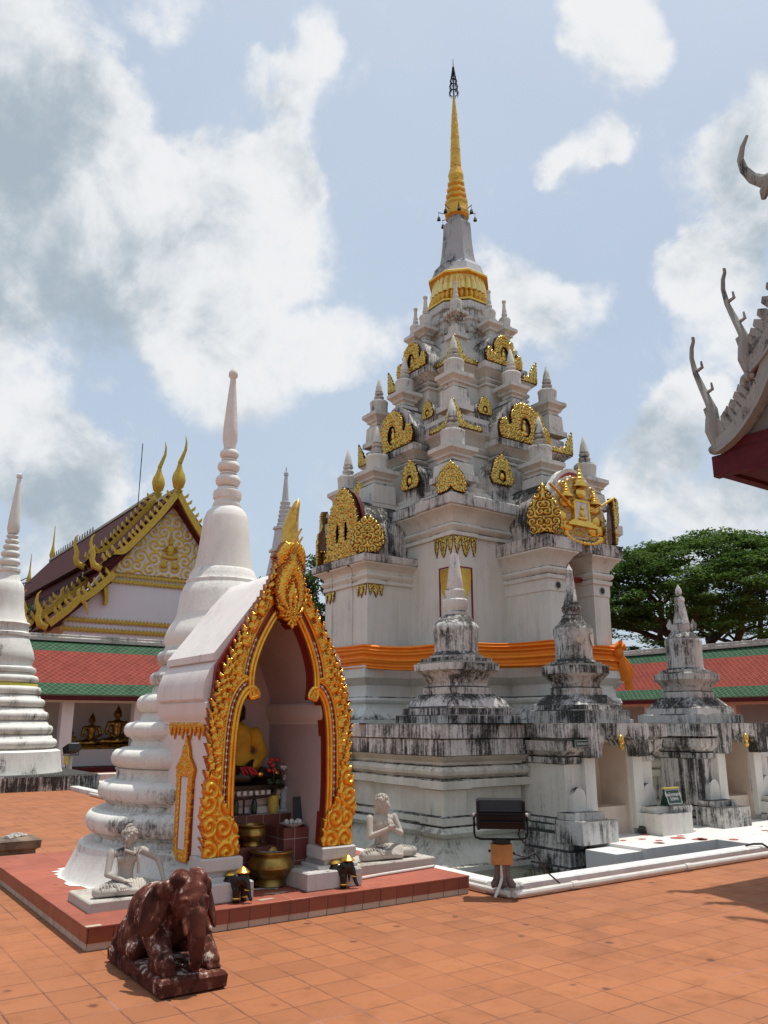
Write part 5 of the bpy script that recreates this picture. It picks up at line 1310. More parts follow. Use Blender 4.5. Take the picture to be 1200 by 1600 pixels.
    t = thing('offering_stand', B[0] - .1, B[1] + .645, .77, 'curved wooden offering stand in front of the dark seated image', 'stand')
    q = MB(); q.tube([(-.34, 0, .24), (-.33, 0, .19), (-.25, 0, .165), (0, 0, .155), (.25, 0, .165), (.33, 0, .19), (.34, 0, .24)], .014, 6); q.build('rail', 'dark_wood', t)
    q = MB(); q.tube([(0, 0, 0), (0, 0, .15)], .012, 6); q.box(-.06, -.03, 0, .06, .05, .012); q.build('leg', 'dark_wood', t)
    q = MB()
    for i in range(9): q.box(-.28 + i * .066, -.012, .185, -.28 + i * .066 + .035, .01, .225)
    q.build('tealights', 'flower_white', t)
altar_things()

# ---- stone hermits ------------------------------------------------------------
def hermit(u, v, sx, sy, label, pose, turn):
    T = thing('hermit_statue', u, v, .17, label, 'statue', group='stone hermits beside the shrine')
    b = MB(); b.sweep([(-sx, -.2), (sx, -.2), (sx, sy), (-sx, sy)], [(0, 0), (.0, .07), (-.008, .08)]); b.build('slab', 'statue_stone', T)
    # crossed legs, cloth, torso, arms, head (metres at statue size: 0.62 tall)
    P = [('c', (-.07, .06, .06), .058, (-.27, -.07, .05), .043), ('c', (.07, .06, .06), .058, (.27, -.07, .05), .043),
         ('c', (-.27, -.07, .045), .042, (.04, -.14, .04), .028), ('c', (.27, -.07, .048), .042, (-.03, -.12, .065), .028),
         ('c', (.04, -.14, .035), .024, (.09, -.16, .035), .022), ('c', (-.03, -.12, .065), .024, (-.09, -.13, .07), .02),
         ('e', (0, .06, .06), (.115, .085, .07)), ('c', (0, .06, .08), .075, (0, .055, .18), .062), ('c', (0, .055, .18), .064, (0, .05, .29), .083), ('e', (0, .05, .325), (.125, .058, .05)),
         ('e', (-.05, .0, .285), (.05, .03, .035)), ('e', (.05, .0, .285), (.05, .03, .035))]
    a = .135
    if pose == 'clasp':
        P += [('c', (-a, .05, .335), .034, (-.165, -.01, .19), .027), ('c', (-.165, -.01, .19), .027, (-.03, -.12, .26), .018),
              ('c', (a, .05, .335), .034, (.175, -.01, .2), .027), ('c', (.175, -.01, .2), .027, (.03, -.12, .25), .018),
              ('e', (-.012, -.135, .275), (.024, .02, .03)), ('e', (.012, -.135, .265), (.024, .02, .03))]
        for i in range(5): P += [('c', (-.022 + .008 * i, -.15, .27 + .006 * i), .0065, (.012 + .006 * i, -.155, .285 - .004 * i), .0055), ('c', (.02 - .008 * i, -.148, .255 + .007 * i), .0065, (-.016 - .004 * i, -.155, .265 + .004 * i), .0055)]
    else:
        P += [('c', (-a, .05, .335), .034, (-.175, .0, .17), .026), ('c', (-.175, .0, .17), .026, (-.06, -.09, .125), .018), ('e', (-.045, -.1, .12), (.028, .022, .014)),
              ('c', (a, .05, .335), .036, (.27, .02, .26), .028), ('c', (.27, .02, .26), .028, (.29, -.07, .12), .019), ('e', (.29, -.085, .105), (.02, .03, .014))]
        for i in range(5):
            P += [('c', (-.05 + .006 * i, -.115, .12), .0065, (-.03 + .010 * i, -.145 + .004 * abs(i - 2), .112), .005), ('c', (.275 + .007 * i, -.10, .105), .0065, (.272 + .009 * i, -.135 + .004 * abs(i - 2), .092), .005)]
    hx, hy, hz = 0, .035, .445
    ct, st = math.cos(turn), math.sin(turn)
    def hd(x, y, z): return (hx + x * ct - y * st, hy + x * st + y * ct, hz + z)
    P += [('c', (0, .05, .33), .038, hd(0, .005, -.05), .034), ('e', hd(0, 0, 0), (.056, .064, .075), (0, 0, turn)), ('e', hd(0, .012, .03), (.063, .066, .055), (0, 0, turn)), ('c', hd(0, -.055, .012), .009, hd(0, -.072, -.012), .011),
          ('e', hd(0, -.052, -.032), (.022, .012, .006), (0, 0, turn)), ('e', hd(0, -.04, -.058), (.026, .024, .022), (0, 0, turn)), ('e', hd(-.024, -.055, .006), (.012, .006, .005), (0, 0, turn)), ('e', hd(.024, -.055, .006), (.012, .006, .005), (0, 0, turn)),
          ('e', hd(-.06, .01, -.005), (.008, .014, .022), (0, 0, turn)), ('e', hd(.06, .01, -.005), (.008, .014, .022), (0, 0, turn)), ('c', hd(-.03, -.055, .022), .006, hd(.03, -.055, .022), .006)]
    f = blobmesh('figure', P, .0065, 'statue_stone', T, (0, .02, .078), 0, 2)
    hr = MB(); random.seed(5)
    for i in range(70):
        an = random.uniform(0, 6.28); el = random.uniform(.15, 1.45); x, y, z = .062 * math.cos(an) * math.cos(el), .068 * math.sin(an) * math.cos(el) + .012, .03 + .058 * math.sin(el)
        if y < -.045 and z < .05: continue
        p = hd(x, y, z); hr.ball(p, random.uniform(.009, .016), 6, 4)
    if pose == 'clasp':
        for i in range(8):
            p0 = hd(.05 * math.cos(2.2 + i * .25), .05 * math.sin(2.2 + i * .25) + .01, .01); hr.tube([p0, (p0[0] * 1.06, p0[1] + .015, p0[2] - .05), (p0[0] * 1.0, p0[1] + .02, p0[2] - .09)], [.012, .011, .004], 5)
    else:
        for i in range(9): hr.ball(hd(random.uniform(-.025, .025), random.uniform(-.01, .03), .095 + random.uniform(-.01, .02)), .014, 6, 4)
    ho = hr.build('hair', 'statue_stone', T, (0, .02, .078))
    cl = MB()
    for i in range(12):
        x = -.13 + i * .024; cl.tube([(x, .03, .125 - abs(x) * .2), (x * 1.05, -.05, .115 - abs(x) * .15), (x * .9, -.11, .085), (x * .8, -.15, .05)], [.016, .018, .017, .01], 6)
    for s_ in (-1, 1):
        for i in range(5): cl.tube([(s_ * (.12 + i * .03), .03 - i * .02, .115 - i * .006), (s_ * (.13 + i * .03), -.06 - i * .01, .10 - i * .004), (s_ * (.12 + i * .03), -.11, .06)], [.01, .012, .006], 5)
    if pose != 'clasp': cl.tube([(.09, .0, .37), (.03, -.04, .33), (-.05, -.03, .36)], [.015, .018, .015], 6); cl.tube([(.06, -.02, .34), (.075, -.04, .25), (.085, -.02, .16)], [.014, .015, .012], 6)
    cl.build('loincloth', 'statue_stone', T, (0, .02, .078))
    return T
h1 = hermit(-8.62, -8.56, .43, .34, 'pale stone hermit with hands clasped at chest, seated right of the shrine', 'clasp', R(35)); h1.scale = (1.18, 1.0, 1.2)
h2 = hermit(-11.42, -8.72, .37, .42, 'pale stone hermit with one elbow bent out, seated behind the brown elephant', 'akimbo', R(-40)); h2.scale = (1.0, 1.0, .98)

# ---- kneeling elephant ---------------------------------------------------------
def elephant():
    T = thing('elephant_statue', -11.64, -10.22, 0, 'large kneeling brown elephant statue with flaking paint in front of the platform', 'statue')
    b = MB(); b.sweep([(-.22, -.54), (.22, -.54), (.22, .52), (-.22, .52)], [(-.02, 0), (0, .015), (.005, .085), (-.01, .105), (-.04, .115)])
    P0 = [('b', (-.215, -.535, .0, .215, .515, .10))]
    P = [('e', (0, .17, .33), (.20, .31, .225)), ('e', (0, -.08, .40), (.18, .22, .21)), ('e', (0, .36, .24), (.18, .15, .17)),
         ('e', (0, -.36, .54), (.12, .15, .15)), ('e', (-.055, -.35, .645), (.072, .095, .07)), ('e', (.055, -.35, .645), (.072, .095, .07)), ('e', (0, -.45, .49), (.09, .09, .12)), ('e', (0, -.20, .50), (.13, .13, .12)),
         ('e', (-.075, -.44, .50), (.035, .05, .07)), ('e', (.075, -.44, .50), (.035, .05, .07)), ('c', (-.088, -.475, .545), .014, (-.07, -.50, .55), .014), ('c', (.088, -.475, .545), .014, (.07, -.50, .55), .014),
         ('c', (0, -.49, .45), .076, (0, -.535, .33), .058), ('c', (0, -.535, .33), .058, (.01, -.525, .21), .046), ('c', (.01, -.525, .21), .046, (.02, -.47, .135), .038), ('c', (.02, -.47, .135), .038, (.03, -.40, .125), .034),
         ('e', (-.195, -.27, .47), (.022, .105, .175), (R(14), R(14), R(32))), ('e', (.195, -.27, .47), (.022, .105, .175), (R(14), R(-14), R(-32))), ('e', (-.155, -.31, .58), (.03, .08, .06), (0, 0, R(30))), ('e', (.155, -.31, .58), (.03, .08, .06), (0, 0, R(-30))),
         ('c', (-.13, -.12, .34), .10, (-.15, -.34, .2), .072), ('c', (-.15, -.34, .2), .072, (-.15, -.43, .15), .062), ('c', (.13, -.12, .34), .10, (.15, -.34, .2), .072), ('c', (.15, -.34, .2), .072, (.15, -.43, .15), .062),
         ('c', (-.15, -.43, .145), .058, (-.15, -.24, .135), .052), ('c', (.15, -.43, .145), .058, (.15, -.24, .135), .052),
         ('e', (-.165, .22, .21), (.08, .19, .13)), ('e', (.165, .22, .21), (.08, .19, .13)), ('c', (-.175, .06, .165), .07, (-.175, .40, .15), .062), ('c', (.175, .06, .165), .07, (.175, .40, .15), .062),
         ('c', (0, .49, .30), .02, (0, .505, .14), .014),
         ('c', (-.065, -.50, .42), .024, (-.085, -.56, .36), .014), ('c', (.065, -.50, .42), .024, (.085, -.56, .36), .014)]
    for s_ in (-1, 1):
        for i in range(3): P.append(('c', (s_ * .15 + (i - 1) * .035, -.485, .125), .016, (s_ * .15 + (i - 1) * .035, -.49, .12), .014))
    blobmesh('body', P, .0085, 'elephant_paint', T, (0, 0, 0), 0, 2)
    b.build('base', 'elephant_paint', T)
elephant()

def small_elephant(u, v, rz, label):
    T = thing('elephant_figurine', u, v, .17, label, 'figurine', rz=rz, group='small black elephants on the platform edge')
    P = [('e', (0, .03, .13), (.065, .09, .075)), ('e', (0, -.07, .17), (.05, .055, .06)), ('c', (0, -.11, .15), .026, (0, -.14, .05), .015), ('c', (0, -.14, .05), .015, (.0, -.155, .03), .014),
         ('e', (-.055, -.05, .16), (.012, .04, .055)), ('e', (.055, -.05, .16), (.012, .04, .055))]
    for x in (-.04, .04):
        for y in (-.05, .08): P.append(('c', (x, y, .1), .03, (x, y, .015), .026))
    blobmesh('body', P, .0065, 'black_lacquer', T, (0, 0, 0), 0, 2)
    c = MB(); c.lathe([(.048, 0), (.05, .008), (.038, .02), (.03, .03), (.012, .045), (.002, .05)], 14, 0, -.07, .218, sc=(1, 1.1)); c.build('gilt_cap', 'gold_plain', T)
    for x in (-.04, .04):
        for y in (-.05, .08): g = MB(); g.lathe([(.031, 0), (.033, .006), (.031, .012)], 10, x, y, .03); g.build('anklet', 'gold_plain', T)
    for s_ in (-1, 1): g = MB(); g.tube([(s_ * .028, -.12, .1), (s_ * .034, -.16, .1)], [.007, .003], 6); g.build('tusk', 'gold_plain', T)
    g = MB(); g.ball((0, .04, .195), (.05, .05, .022), 12, 6); g.build('saddle_cloth', 'gold_plain', T)
    T.scale = (1.2, 1.15, 1.08)
small_elephant(-10.63, -9.16, R(25), 'small black elephant figurine with gilt cap by the left arch pedestal')
small_elephant(-9.56, -9.15, R(35), 'small black elephant figurine with gilt cap by the right arch pedestal')

# ---- floodlights, pipes, cables -------------------------------------------------
def floodlight():
    T = thing('floodlight', -8.0, -9.68, .1, 'black floodlight on a brown wooden box and post at the kerb corner', 'floodlight')
    F = Matrix.Rotation(-ROT + R(-4), 4, 'Z')     # the lamp housing faces the stupa
    def loc3(p): return F @ Vector(p)
    h = MB(); prof = [(-.1, .0), (.1, .03), (.12, .12), (.1, .24), (.02, .285), (-.08, .27), (-.13, .14)]
    vs = [loc3((-.225, a, .535 + b_)) for a, b_ in prof] + [loc3((.225, a, .535 + b_)) for a, b_ in prof]; n = len(prof)
    h.add(vs, [tuple(range(n - 1, -1, -1)), tuple(n + i for i in range(n))] + [(i, (i + 1) % n, n + (i + 1) % n, n + i) for i in range(n)])
    for z in (.6, .65, .7): 
        q = MB(); q.box(-.222, -.142, z, .222, -.12, z + .008); h.add([loc3(p) for p in q.v], q.f)
    h.build('housing', 'black_metal', T, smooth=False)
    e = MB()
    for s_ in (-1, 1):
        q = MB(); q.box(s_ * .226 - .012, -.13, .53, s_ * .226 + .012, .12, .8); e.add([loc3(p) for p in q.v], q.f)
    e.build('end_plate', 'black_metal', T, smooth=False)
    y = MB(); y.tube([loc3(p) for p in ((-.24, 0, .66), (-.265, 0, .63), (-.265, 0, .48), (-.25, 0, .445), (-.2, 0, .43), (.2, 0, .43), (.25, 0, .445), (.265, 0, .48), (.265, 0, .63), (.24, 0, .66))], .011, 7); y.build('yoke', 'black_metal', T)
    k = MB(); k.ball(loc3((-.262, 0, .66)), .017, 8, 6); k.ball(loc3((.262, 0, .66)), .017, 8, 6); k.build('knob', 'pvc_white', T)
    m = MB(); m.lathe([(.09, .39), (.095, .4), (.095, .42), (.06, .425), (.05, .43)], 12); m.build('mount', 'iron_dark', T)
    bx = MB(); q = MB(); q.sweep([(-.105, -.07), (.105, -.07), (.105, .07), (-.105, .07)], [(-.004, .2), (0, .204), (0, .386), (-.004, .39)]); bx.add([loc3(p) for p in q.v], q.f); bx.build('switch_box', 'box_ply', T)
    st = MB()
    for p in ((-.12, 0, .32), (.12, 0, .3)): st.ball(loc3(p), .014, 7, 5)
    st.build('box_bolt', 'iron_dark', T)
    p = MB()
    for (x, yy, r) in ((-.04, 0, .035), (.0, -.03, .035), (.045, 0, .035), (0, .03, .035)):
        p.tube([loc3((x, yy, .2)), loc3((x, yy, .09)), loc3((x * 2.0, yy * 1.6, .01)), loc3((x * 2.8, yy * 2, -.0))], [r, r, r * 1.1, r * .7], 8)
    p.build('post', 'post_wood', T)
    c = MB(); c.tube([loc3(q_) for q_ in ((.2, .02, .56), (.17, .02, .47), (.22, .03, .40), (.3, .06, .33), (.36, .1, .26), (.46, .2, .1), (.62, .4, -.05), (.9, .7, -.12))], .009, 6)
    c.tube([loc3(q_) for q_ in ((.1, .0, .3), (.2, 0, .27), (.27, .02, .28), (.33, .06, .30))], .006, 5); c.build('cable', 'cable_black', T)
    d = MB(); d.tube([loc3((-.01, -.05, .2)), loc3((-.01, -.06, .08)), loc3((-.03, -.1, .03)), loc3((-.09, -.2, -.07))], .014, 7); d.build('conduit', 'pvc_white', T)
floodlight()
def pipes():
    T = thing('conduit_pipe', -7.9, -9.7, 0, 'cream plastic conduit pipe lying along the foot of the moat kerb', 'pipe')
    m = MB(); m.tube([(-.1, -.14, .045), (3, -.13, .045), (6, -.14, .045), (14, -.13, .045)], .032, 10)
    m.tube([(-.13, -.1, .045), (-.13, 3, .045), (-.14, 14, .045)], .03, 10); m.build('run', 'pvc_white', T)
    for x in (.7, 2.6, 4.6, 6.6):
        e = MB(); e.tube([(x, -.136, .045), (x + .1, -.136, .045)], .04, 10); e.build('coupling', 'pvc_white', T)
    C = thing('black_cable', -3.4, -9.6, .1, 'black cable crossing over the kerb to the terracotta paving', 'cable')
    c = MB(); c.tube([(-.25, .02, .02), (-.1, .0, .03), (0, -.06, .03), (.05, -.18, -.05), (.12, -.3, -.085), (.6, -.52, -.09), (1.4, -.75, -.09), (3, -1.1, -.09)], .014, 7); c.build('run', 'cable_black', C)
pipes()

def thai_text(body, size, mat, parent, loc, rot, align='CENTER'):
    cu = bpy.data.curves.new('lettering', 'FONT'); cu.body = body; cu.size = size; cu.align_x = align; cu.align_y = 'CENTER'; cu.extrude = .0015; cu.space_line = .95
    o = bpy.data.objects.new('lettering', cu); COL.objects.link(o)
    dg = bpy.context.evaluated_depsgraph_get(); dg.update(); me = bpy.data.meshes.new_from_object(o.evaluated_get(dg)); bpy.data.objects.remove(o)
    me.materials.clear(); me.materials.append(MATS[mat]); l = link(me, 'lettering', parent, loc); l.rotation_euler = rot; return l
def signs():
    T = thing('notice_sign', -2.55, -7.72, .42, 'small green notice board with white lettering standing on a stone block by the niche', 'sign')
    b = MB(); b.cbox((0, 0, .12), (.36, .03, .22), 0, R(-16)); b.build('board', 'sign_green', T, smooth=False)
    t = MB(); t.cbox((0, .035, .245), (.38, .06, .02)); t.build('top_strip', 'vase_yellow', T)
    br = MB()
    for (cx, cz, sx, sz) in ((0, .02, .34, .008), (0, .22, .34, .008), (-.168, .12, .008, .2), (.168, .12, .008, .2)): br.cbox((cx, (cz - .12) * .287 - .017, cz), (sx, .004, sz), 0, R(-16))
    br.build('border', 'paint_white', T)
    sd = MB(); sd.plate([(0, 0), (.14, 0), (.05, .24)], -.004, .004, Matrix.Translation((-.175, -.03, .0)) @ Matrix.Rotation(R(90), 4, 'Z')); sd.build('side_panel', 'sign_green', T)
    thai_text('ร้านโบราณธาตุ\nในวิหาร', .068, 'paint_white', T, (0, -.0185, .12), (R(90 - 16), 0, 0))
    blk = None
    S = thing('wall_plaque', -4.42, -7.6, 1.36, 'narrow green plaque with white lettering fixed under the black coping', 'sign')
    b = MB(); b.box(-.17, -.02, -.055, .17, .02, .055); b.build('board', 'sign_green', S, smooth=False)
    br = MB()
    for (x0, z0, x1, z1) in ((-.165, .045, .165, .05), (-.165, -.05, .165, -.045), (-.165, -.05, -.16, .05), (.16, -.05, .165, .05)): br.box(x0, -.0225, z0, x1, -.019, z1)
    br.build('border', 'paint_white', S, smooth=False)
    thai_text('โบราณธาตุ', .06, 'paint_white', S, (0, -.0215, 0), (R(90), 0, 0))
    g = thing('offering_cup', -3.85, -7.2, .82 - .4, 'small yellow cup standing inside the nearer wall niche', 'cup')
    q = MB(); q.lathe([(.04, 0), (.05, .01), (.045, .1), (.055, .12), (.05, .125), (.035, .1), (.005, .02)], 14); q.build('cup', 'vase_yellow', g); q = MB(); q.lathe([(.06, .125), (.05, .15), (.02, .2), (.004, .21)], 12); q.build('lid', 'gold_plain', g)
    g = thing('water_bottle', -.35, -7.2, .82 - .4, 'small clear bottle standing inside the farther wall niche', 'bottle')
    q = MB(); q.lathe([(.035, 0), (.04, .01), (.04, .13), (.015, .18), (.015, .2)], 14); q.build('bottle', 'lamp_glass', g); q = MB(); q.lathe([(.018, .2), (.018, .225), (.016, .23)], 10); q.build('cap', 'paint_white', g)
    # stone under the notice
    t = thing('stone_block', -2.5, -7.72, .31, 'flat weathered stone under the small green notice board', 'block')
    q = MB(); q.sweep([(-.22, -.12), (.24, -.12), (.24, .14), (-.22, .14)], [(0, 0), (.01, .05), (0, .1), (-.02, .112)]); tag(q.build('stone', 'plaster_mould', t), None, None)
signs()

def log():
    T = thing('stone_block', -11.5, -4.55, 0, 'brown weathered carved stone block lying at the left beyond the red platform', 'block')
    m = MB(); m.sweep([(-.6, -.2), (.28, -.2), (.28, .2), (-.6, .2)], [(-.03, 0), (0, .02), (0, .07), (-.035, .09), (-.035, .13), (.01, .15), (.015, .24), (-.01, .26), (-.1, .275)]); m.build('moulded_stone', 'log_stone', T)
    l = MB(); l.tube([(-.1, -.12, .275), (.05, .0, .285), (.16, .05, .28)], [.03, .045, .02], 6, 1.6); l.build('chip', 'stone_step', T)
log()

# ================================================================== BACKGROUND
def far_stupa():
    u, v = -9.6, 8.7
    T = thing('bell_stupa', u, v, 0, 'weathered white round stupa with a yellow cloth band, standing far left on a square plinth', 'stupa')
    m = MB(); m.sweep(sq(2.35), [(0, -.02), (0, .34), (-.04, .38)]); m.build('square_plinth', 'plaster_black', T)
    def torus(r, z0, z1, k=5):
        h = (z1 - z0) / 2; return [(r - h * .9 + h * .9 * math.cos(a), (z0 + z1) / 2 + h * math.sin(a)) for a in [(-math.pi / 2) + math.pi * i / k for i in range(k + 1)]]
    pr = [(1.95, .36), (1.9, .5), (1.84, .92), (1.76, .96), (1.66, .98)]
    for (r, z0, z1) in ((1.74, 1.0, 1.24), (1.6, 1.36, 1.6), (1.46, 1.72, 1.96), (1.33, 2.06, 2.3), (1.2, 2.4, 2.62), (1.1, 2.7, 2.92)):
        pr += torus(r, z0, z1) + [(r - .13, z1 + .01), (r - .15, z1 + .07)]
    pr += [(.93, 3.0), (1.0, 3.02)]
    m = MB(); m.lathe(pr, 40); m.build('ringed_base', 'plaster_ringed', T, ang=50)
    m = MB(); m.lathe([(1.0, 3.0), (1.02, 3.05), (1.0, 3.12), (.9, 3.16), (.88, 3.22), (.9, 3.3), (.93, 3.4), (.88, 3.6), (.78, 3.85), (.72, 3.98), (.76, 4.0), (.76, 4.08), (.70, 4.12), (.70, 4.3), (.73, 4.34), (.70, 4.38)], 40); m.build('cushion', 'plaster_ringed', T, ang=40)
    m = MB(); m.lathe([(.66, 4.37), (.56, 4.6), (.51, 4.85), (.48, 5.2), (.45, 5.42), (.38, 5.52), (.33, 5.6), (.3, 5.75), (.28, 5.8)], 36); m.build('bell', 'plaster_white', T, ang=40)
    pr = [(.28, 5.78), (.32, 5.82), (.32, 5.9), (.24, 5.94)]
    for (r, z0, z1) in ((.29, 5.98, 6.2), (.255, 6.24, 6.42), (.22, 6.46, 6.6), (.19, 6.64, 6.76), (.165, 6.8, 6.9)): pr += torus(r, z0, z1) + [(r - .09, z1 + .01)]
    pr += [(.14, 6.93), (.17, 7.05), (.165, 7.25), (.06, 8.5), (.05, 8.58), (.085, 8.62), (.085, 8.7), (.02, 8.74)]
    m = MB(); m.lathe(pr, 28); m.build('spire', 'plaster_white', T, ang=40)
    m = MB(); m.lathe([(.955, 2.55), (1.085, 2.58), (1.08, 2.70), (.955, 2.72)], 40); tag(m.build('cloth_band', 'cloth_yellow', T), None, None)
far_stupa()

def floodlight_far():
    T = thing('floodlight', -7.1, 9.9, 0, 'grey floodlight on a steel post in front of the left gallery', 'floodlight')
    m = MB(); m.tube([(0, 0, 0), (0, 0, .95)], .09, 10); m.build('post', 'ridge_cement', T)
    m = MB(); m.cbox((0, -.1, 1.22), (.55, .4, .26), R(20), R(-25)); m.build('housing', 'black_metal', T, smooth=False)
    m = MB(); m.cbox((.05, -.02, 1.38), (.36, .26, .02), R(20), R(-25)); m.build('lens', 'lamp_glass', T, smooth=False)
    m = MB(); m.tube([(-.3, -.1, 1.2), (-.3, -.08, .98), (.3, -.0, .98), (.3, .0, 1.2)], .022, 6); m.build('yoke', 'black_metal', T)
    m = MB(); m.box(-.25, -.16, .62, -.1, -.06, .95); m.build('switch_box', 'vase_yellow', T, smooth=False)
    m = MB(); m.tube([(-.18, -.1, .62), (-.16, -.12, .3), (-.05, -.1, .02)], .02, 5); m.build('cable', 'cable_black', T)
    T.scale = (.75, .75, .75)
    K = thing('low_kerb', -7.2, 9.6, 0, 'low white kerb on the paving near the far floodlight', 'kerb')
    m = MB(); m.sweep([(-.2, .25), (9, .25), (9, .5), (-.2, .5)], [(0, 0), (0, .16), (-.02, .18)]); m.build('run', 'kerb_white', K)
    m = MB(); m.sweep([(.0, -3.2), (.25, -3.2), (.25, .24), (.0, .24)], [(0, 0), (0, .13), (-.02, .15)]); m.build('run', 'kerb_white', K)
floodlight_far()

def gallery(T, x0, x1, posts, wall, ridge=4.72, yr=2.0, ye=-.75, ze=2.62):
    def P(y, z): return None
    sl = (ridge - ze) / (yr - ye)
    def zz(y): return ze + (y - ye) * sl
    ys = [ye, ye + .52, yr - .62, yr]
    for (a, b_, mat, nm) in ((ys[0], ys[1], 'roof_green', 'roof_edge_band'), (ys[1], ys[2], 'roof_red', 'roof'), (ys[2], ys[3], 'roof_green', 'roof_top_band')):
        m = MB(); m.slab([(x0, a, zz(a)), (x1, a, zz(a)), (x1, b_, zz(b_)), (x0, b_, zz(b_))], .08); m.build(nm, mat, T, smooth=False)
    m = MB(); m.slab([(x1, 2 * yr - ye, ze), (x0, 2 * yr - ye, ze), (x0, yr, ridge), (x1, yr, ridge)], .08); m.build('back_roof', 'roof_red', T, smooth=False)
    m = MB(); m.sweep([(x0, yr - .13), (x1, yr - .13), (x1, yr + .13), (x0, yr + .13)], [(.06, ridge - .06), (.06, ridge + .06), (0, ridge + .1), (0, ridge + .17), (-.03, ridge + .2)]); m.build('ridge_cap', 'ridge_cement', T)
    m = MB(); m.box(x0, ye + .02, ze - .2, x1, ye + .09, ze - .055); m.build('eave_board', 'maroon_wood', T, smooth=False)
    m = MB(); m.box(x0, -.2, 2.36, x1, .2, 2.62); m.build('beam', wall, T, smooth=False)
    m = MB(); m.box(x0, ye + .1, 2.55, x1, -.205, 2.58); m.build('soffit', 'maroon_wood', T, smooth=False)
    for x in posts:
        m = MB(); m.sweep(sq(.2), [(.03, .14), (.03, .22), (0, .24), (0, 2.36)], x, 0); m.build('post', wall, T)
        m = MB(); m.box(x - .2 - .02, -.203, 2.30, x + .22, .203, 2.355); 
    m = MB(); m.box(x0, 2.6, 0, x1, 2.8, 2.9); m.build('back_wall', 'wall_white', T, smooth=False)
    m = MB(); m.box(x0, .2, 2.6, x1, 2.6, 2.64); m.build('ceiling', 'gallery_ceiling', T, smooth=False)
    m = MB(); m.box(x0, -.35, 0, x1, 2.6, .14); m.build('plinth', 'maroon_wood', T, smooth=False)
    m = MB(); m.box(x0, 1.05, .14, x1, 2.6, .72); m.build('bench', 'wall_white', T, smooth=False)
def galleries():
    L = thing('cloister_gallery', 0, 14.4, 0, 'long open cloister with red and green tiled roof below the gilt gabled hall', 'building')
    gallery(L, -22, 16.0, [-21.5, -18.95, -16.4, -13.85, -11.3, -8.75, -6.2, -3.65, -1.1, 1.45, 4.0, 6.55, 9.1], 'wall_white')
    Rr = thing('cloister_gallery', 16.8, 0, 0, 'open cloister with red and green tiled roof and pink posts below the spreading tree', 'building', rz=-math.pi / 2)
    gallery(Rr, -14.0, 9.0, [-9.3 + 2.0 * i for i in range(9)], 'wall_pink', ridge=4.86, ze=2.66)
    src = None
    for (x, y, h, lab) in ((-4.85, 15.9, 1.12, 'golden seated image in the left gallery, between the smallest image and the topknotted tall one'), (-3.9, 15.9, 1.36, 'tallest golden seated image in the left gallery, beside the white round stupa'), (-5.55, 15.9, .62, 'smallest golden seated image in the left gallery, beside the white post'),
                           (-8.0, 15.9, 1.2, 'golden seated image in the gallery bay beside the far left stupa'), (-2.4, 15.9, 1.2, 'golden seated image in the gallery behind the ringed white stupa')):
        T = thing('seated_image', x, y, .72, lab, 'statue', group='golden seated images in the left gallery')
        if src is None:
            f, k = seated('figure', 1.0, 'gold_statue', T, (0, 0, .12)); s_ = MB(); s_.sweep(sq(.44, .2), [(0, 0), (.02, .02), (.02, .05), (-.03, .07), (-.01, .12), (-.03, .13)], 0, -.06); b_ = s_.build('lotus_seat', 'gold_statue', T); src = (f, b_)
        else:
            for o in src: dup(o, T)
        T.scale = (h, h, h)
galleries()

def barge(m, path, w, y0, y1, tooth, th, tl, side):
    """gable board along path (apex to eave), with flame teeth on its upper edge; side=-1 left, +1 right"""
    P = crv(path, 5); lo = offs(P, -side * -w)
    poly = [(p.x, p.y) for p in P] + [(p.x, p.y) for p in reversed(lo)]
    m.plate(poly, y0, y1)
    # teeth
    L = 0; acc = tooth * .4
    for a, b_ in zip(P[:-1], P[1:]):
        d = (b_ - a); acc += d.length
        if acc >= tooth:
            acc -= tooth; t = d.normalized(); n = Vector((t.y, -t.x)) * side
            n = -n if n.y < 0 else n
            b0 = a - n * .02; up = (-t)
            m.plate([(b0.x, b0.y), (b0.x + t.x * tl, b0.y + t.y * tl), (b0.x + t.x * tl * .9 + n.x * th * .6, b0.y + t.y * tl * .9 + n.y * th * .6), (b0.x + n.x * th + up.x * tl * .35, b0.y + n.y * th + up.y * tl * .35), (b0.x + n.x * th * .5 + up.x * .02, b0.y + n.y * th * .5 + up.y * .02)], y0 + .02, y1 - .02)
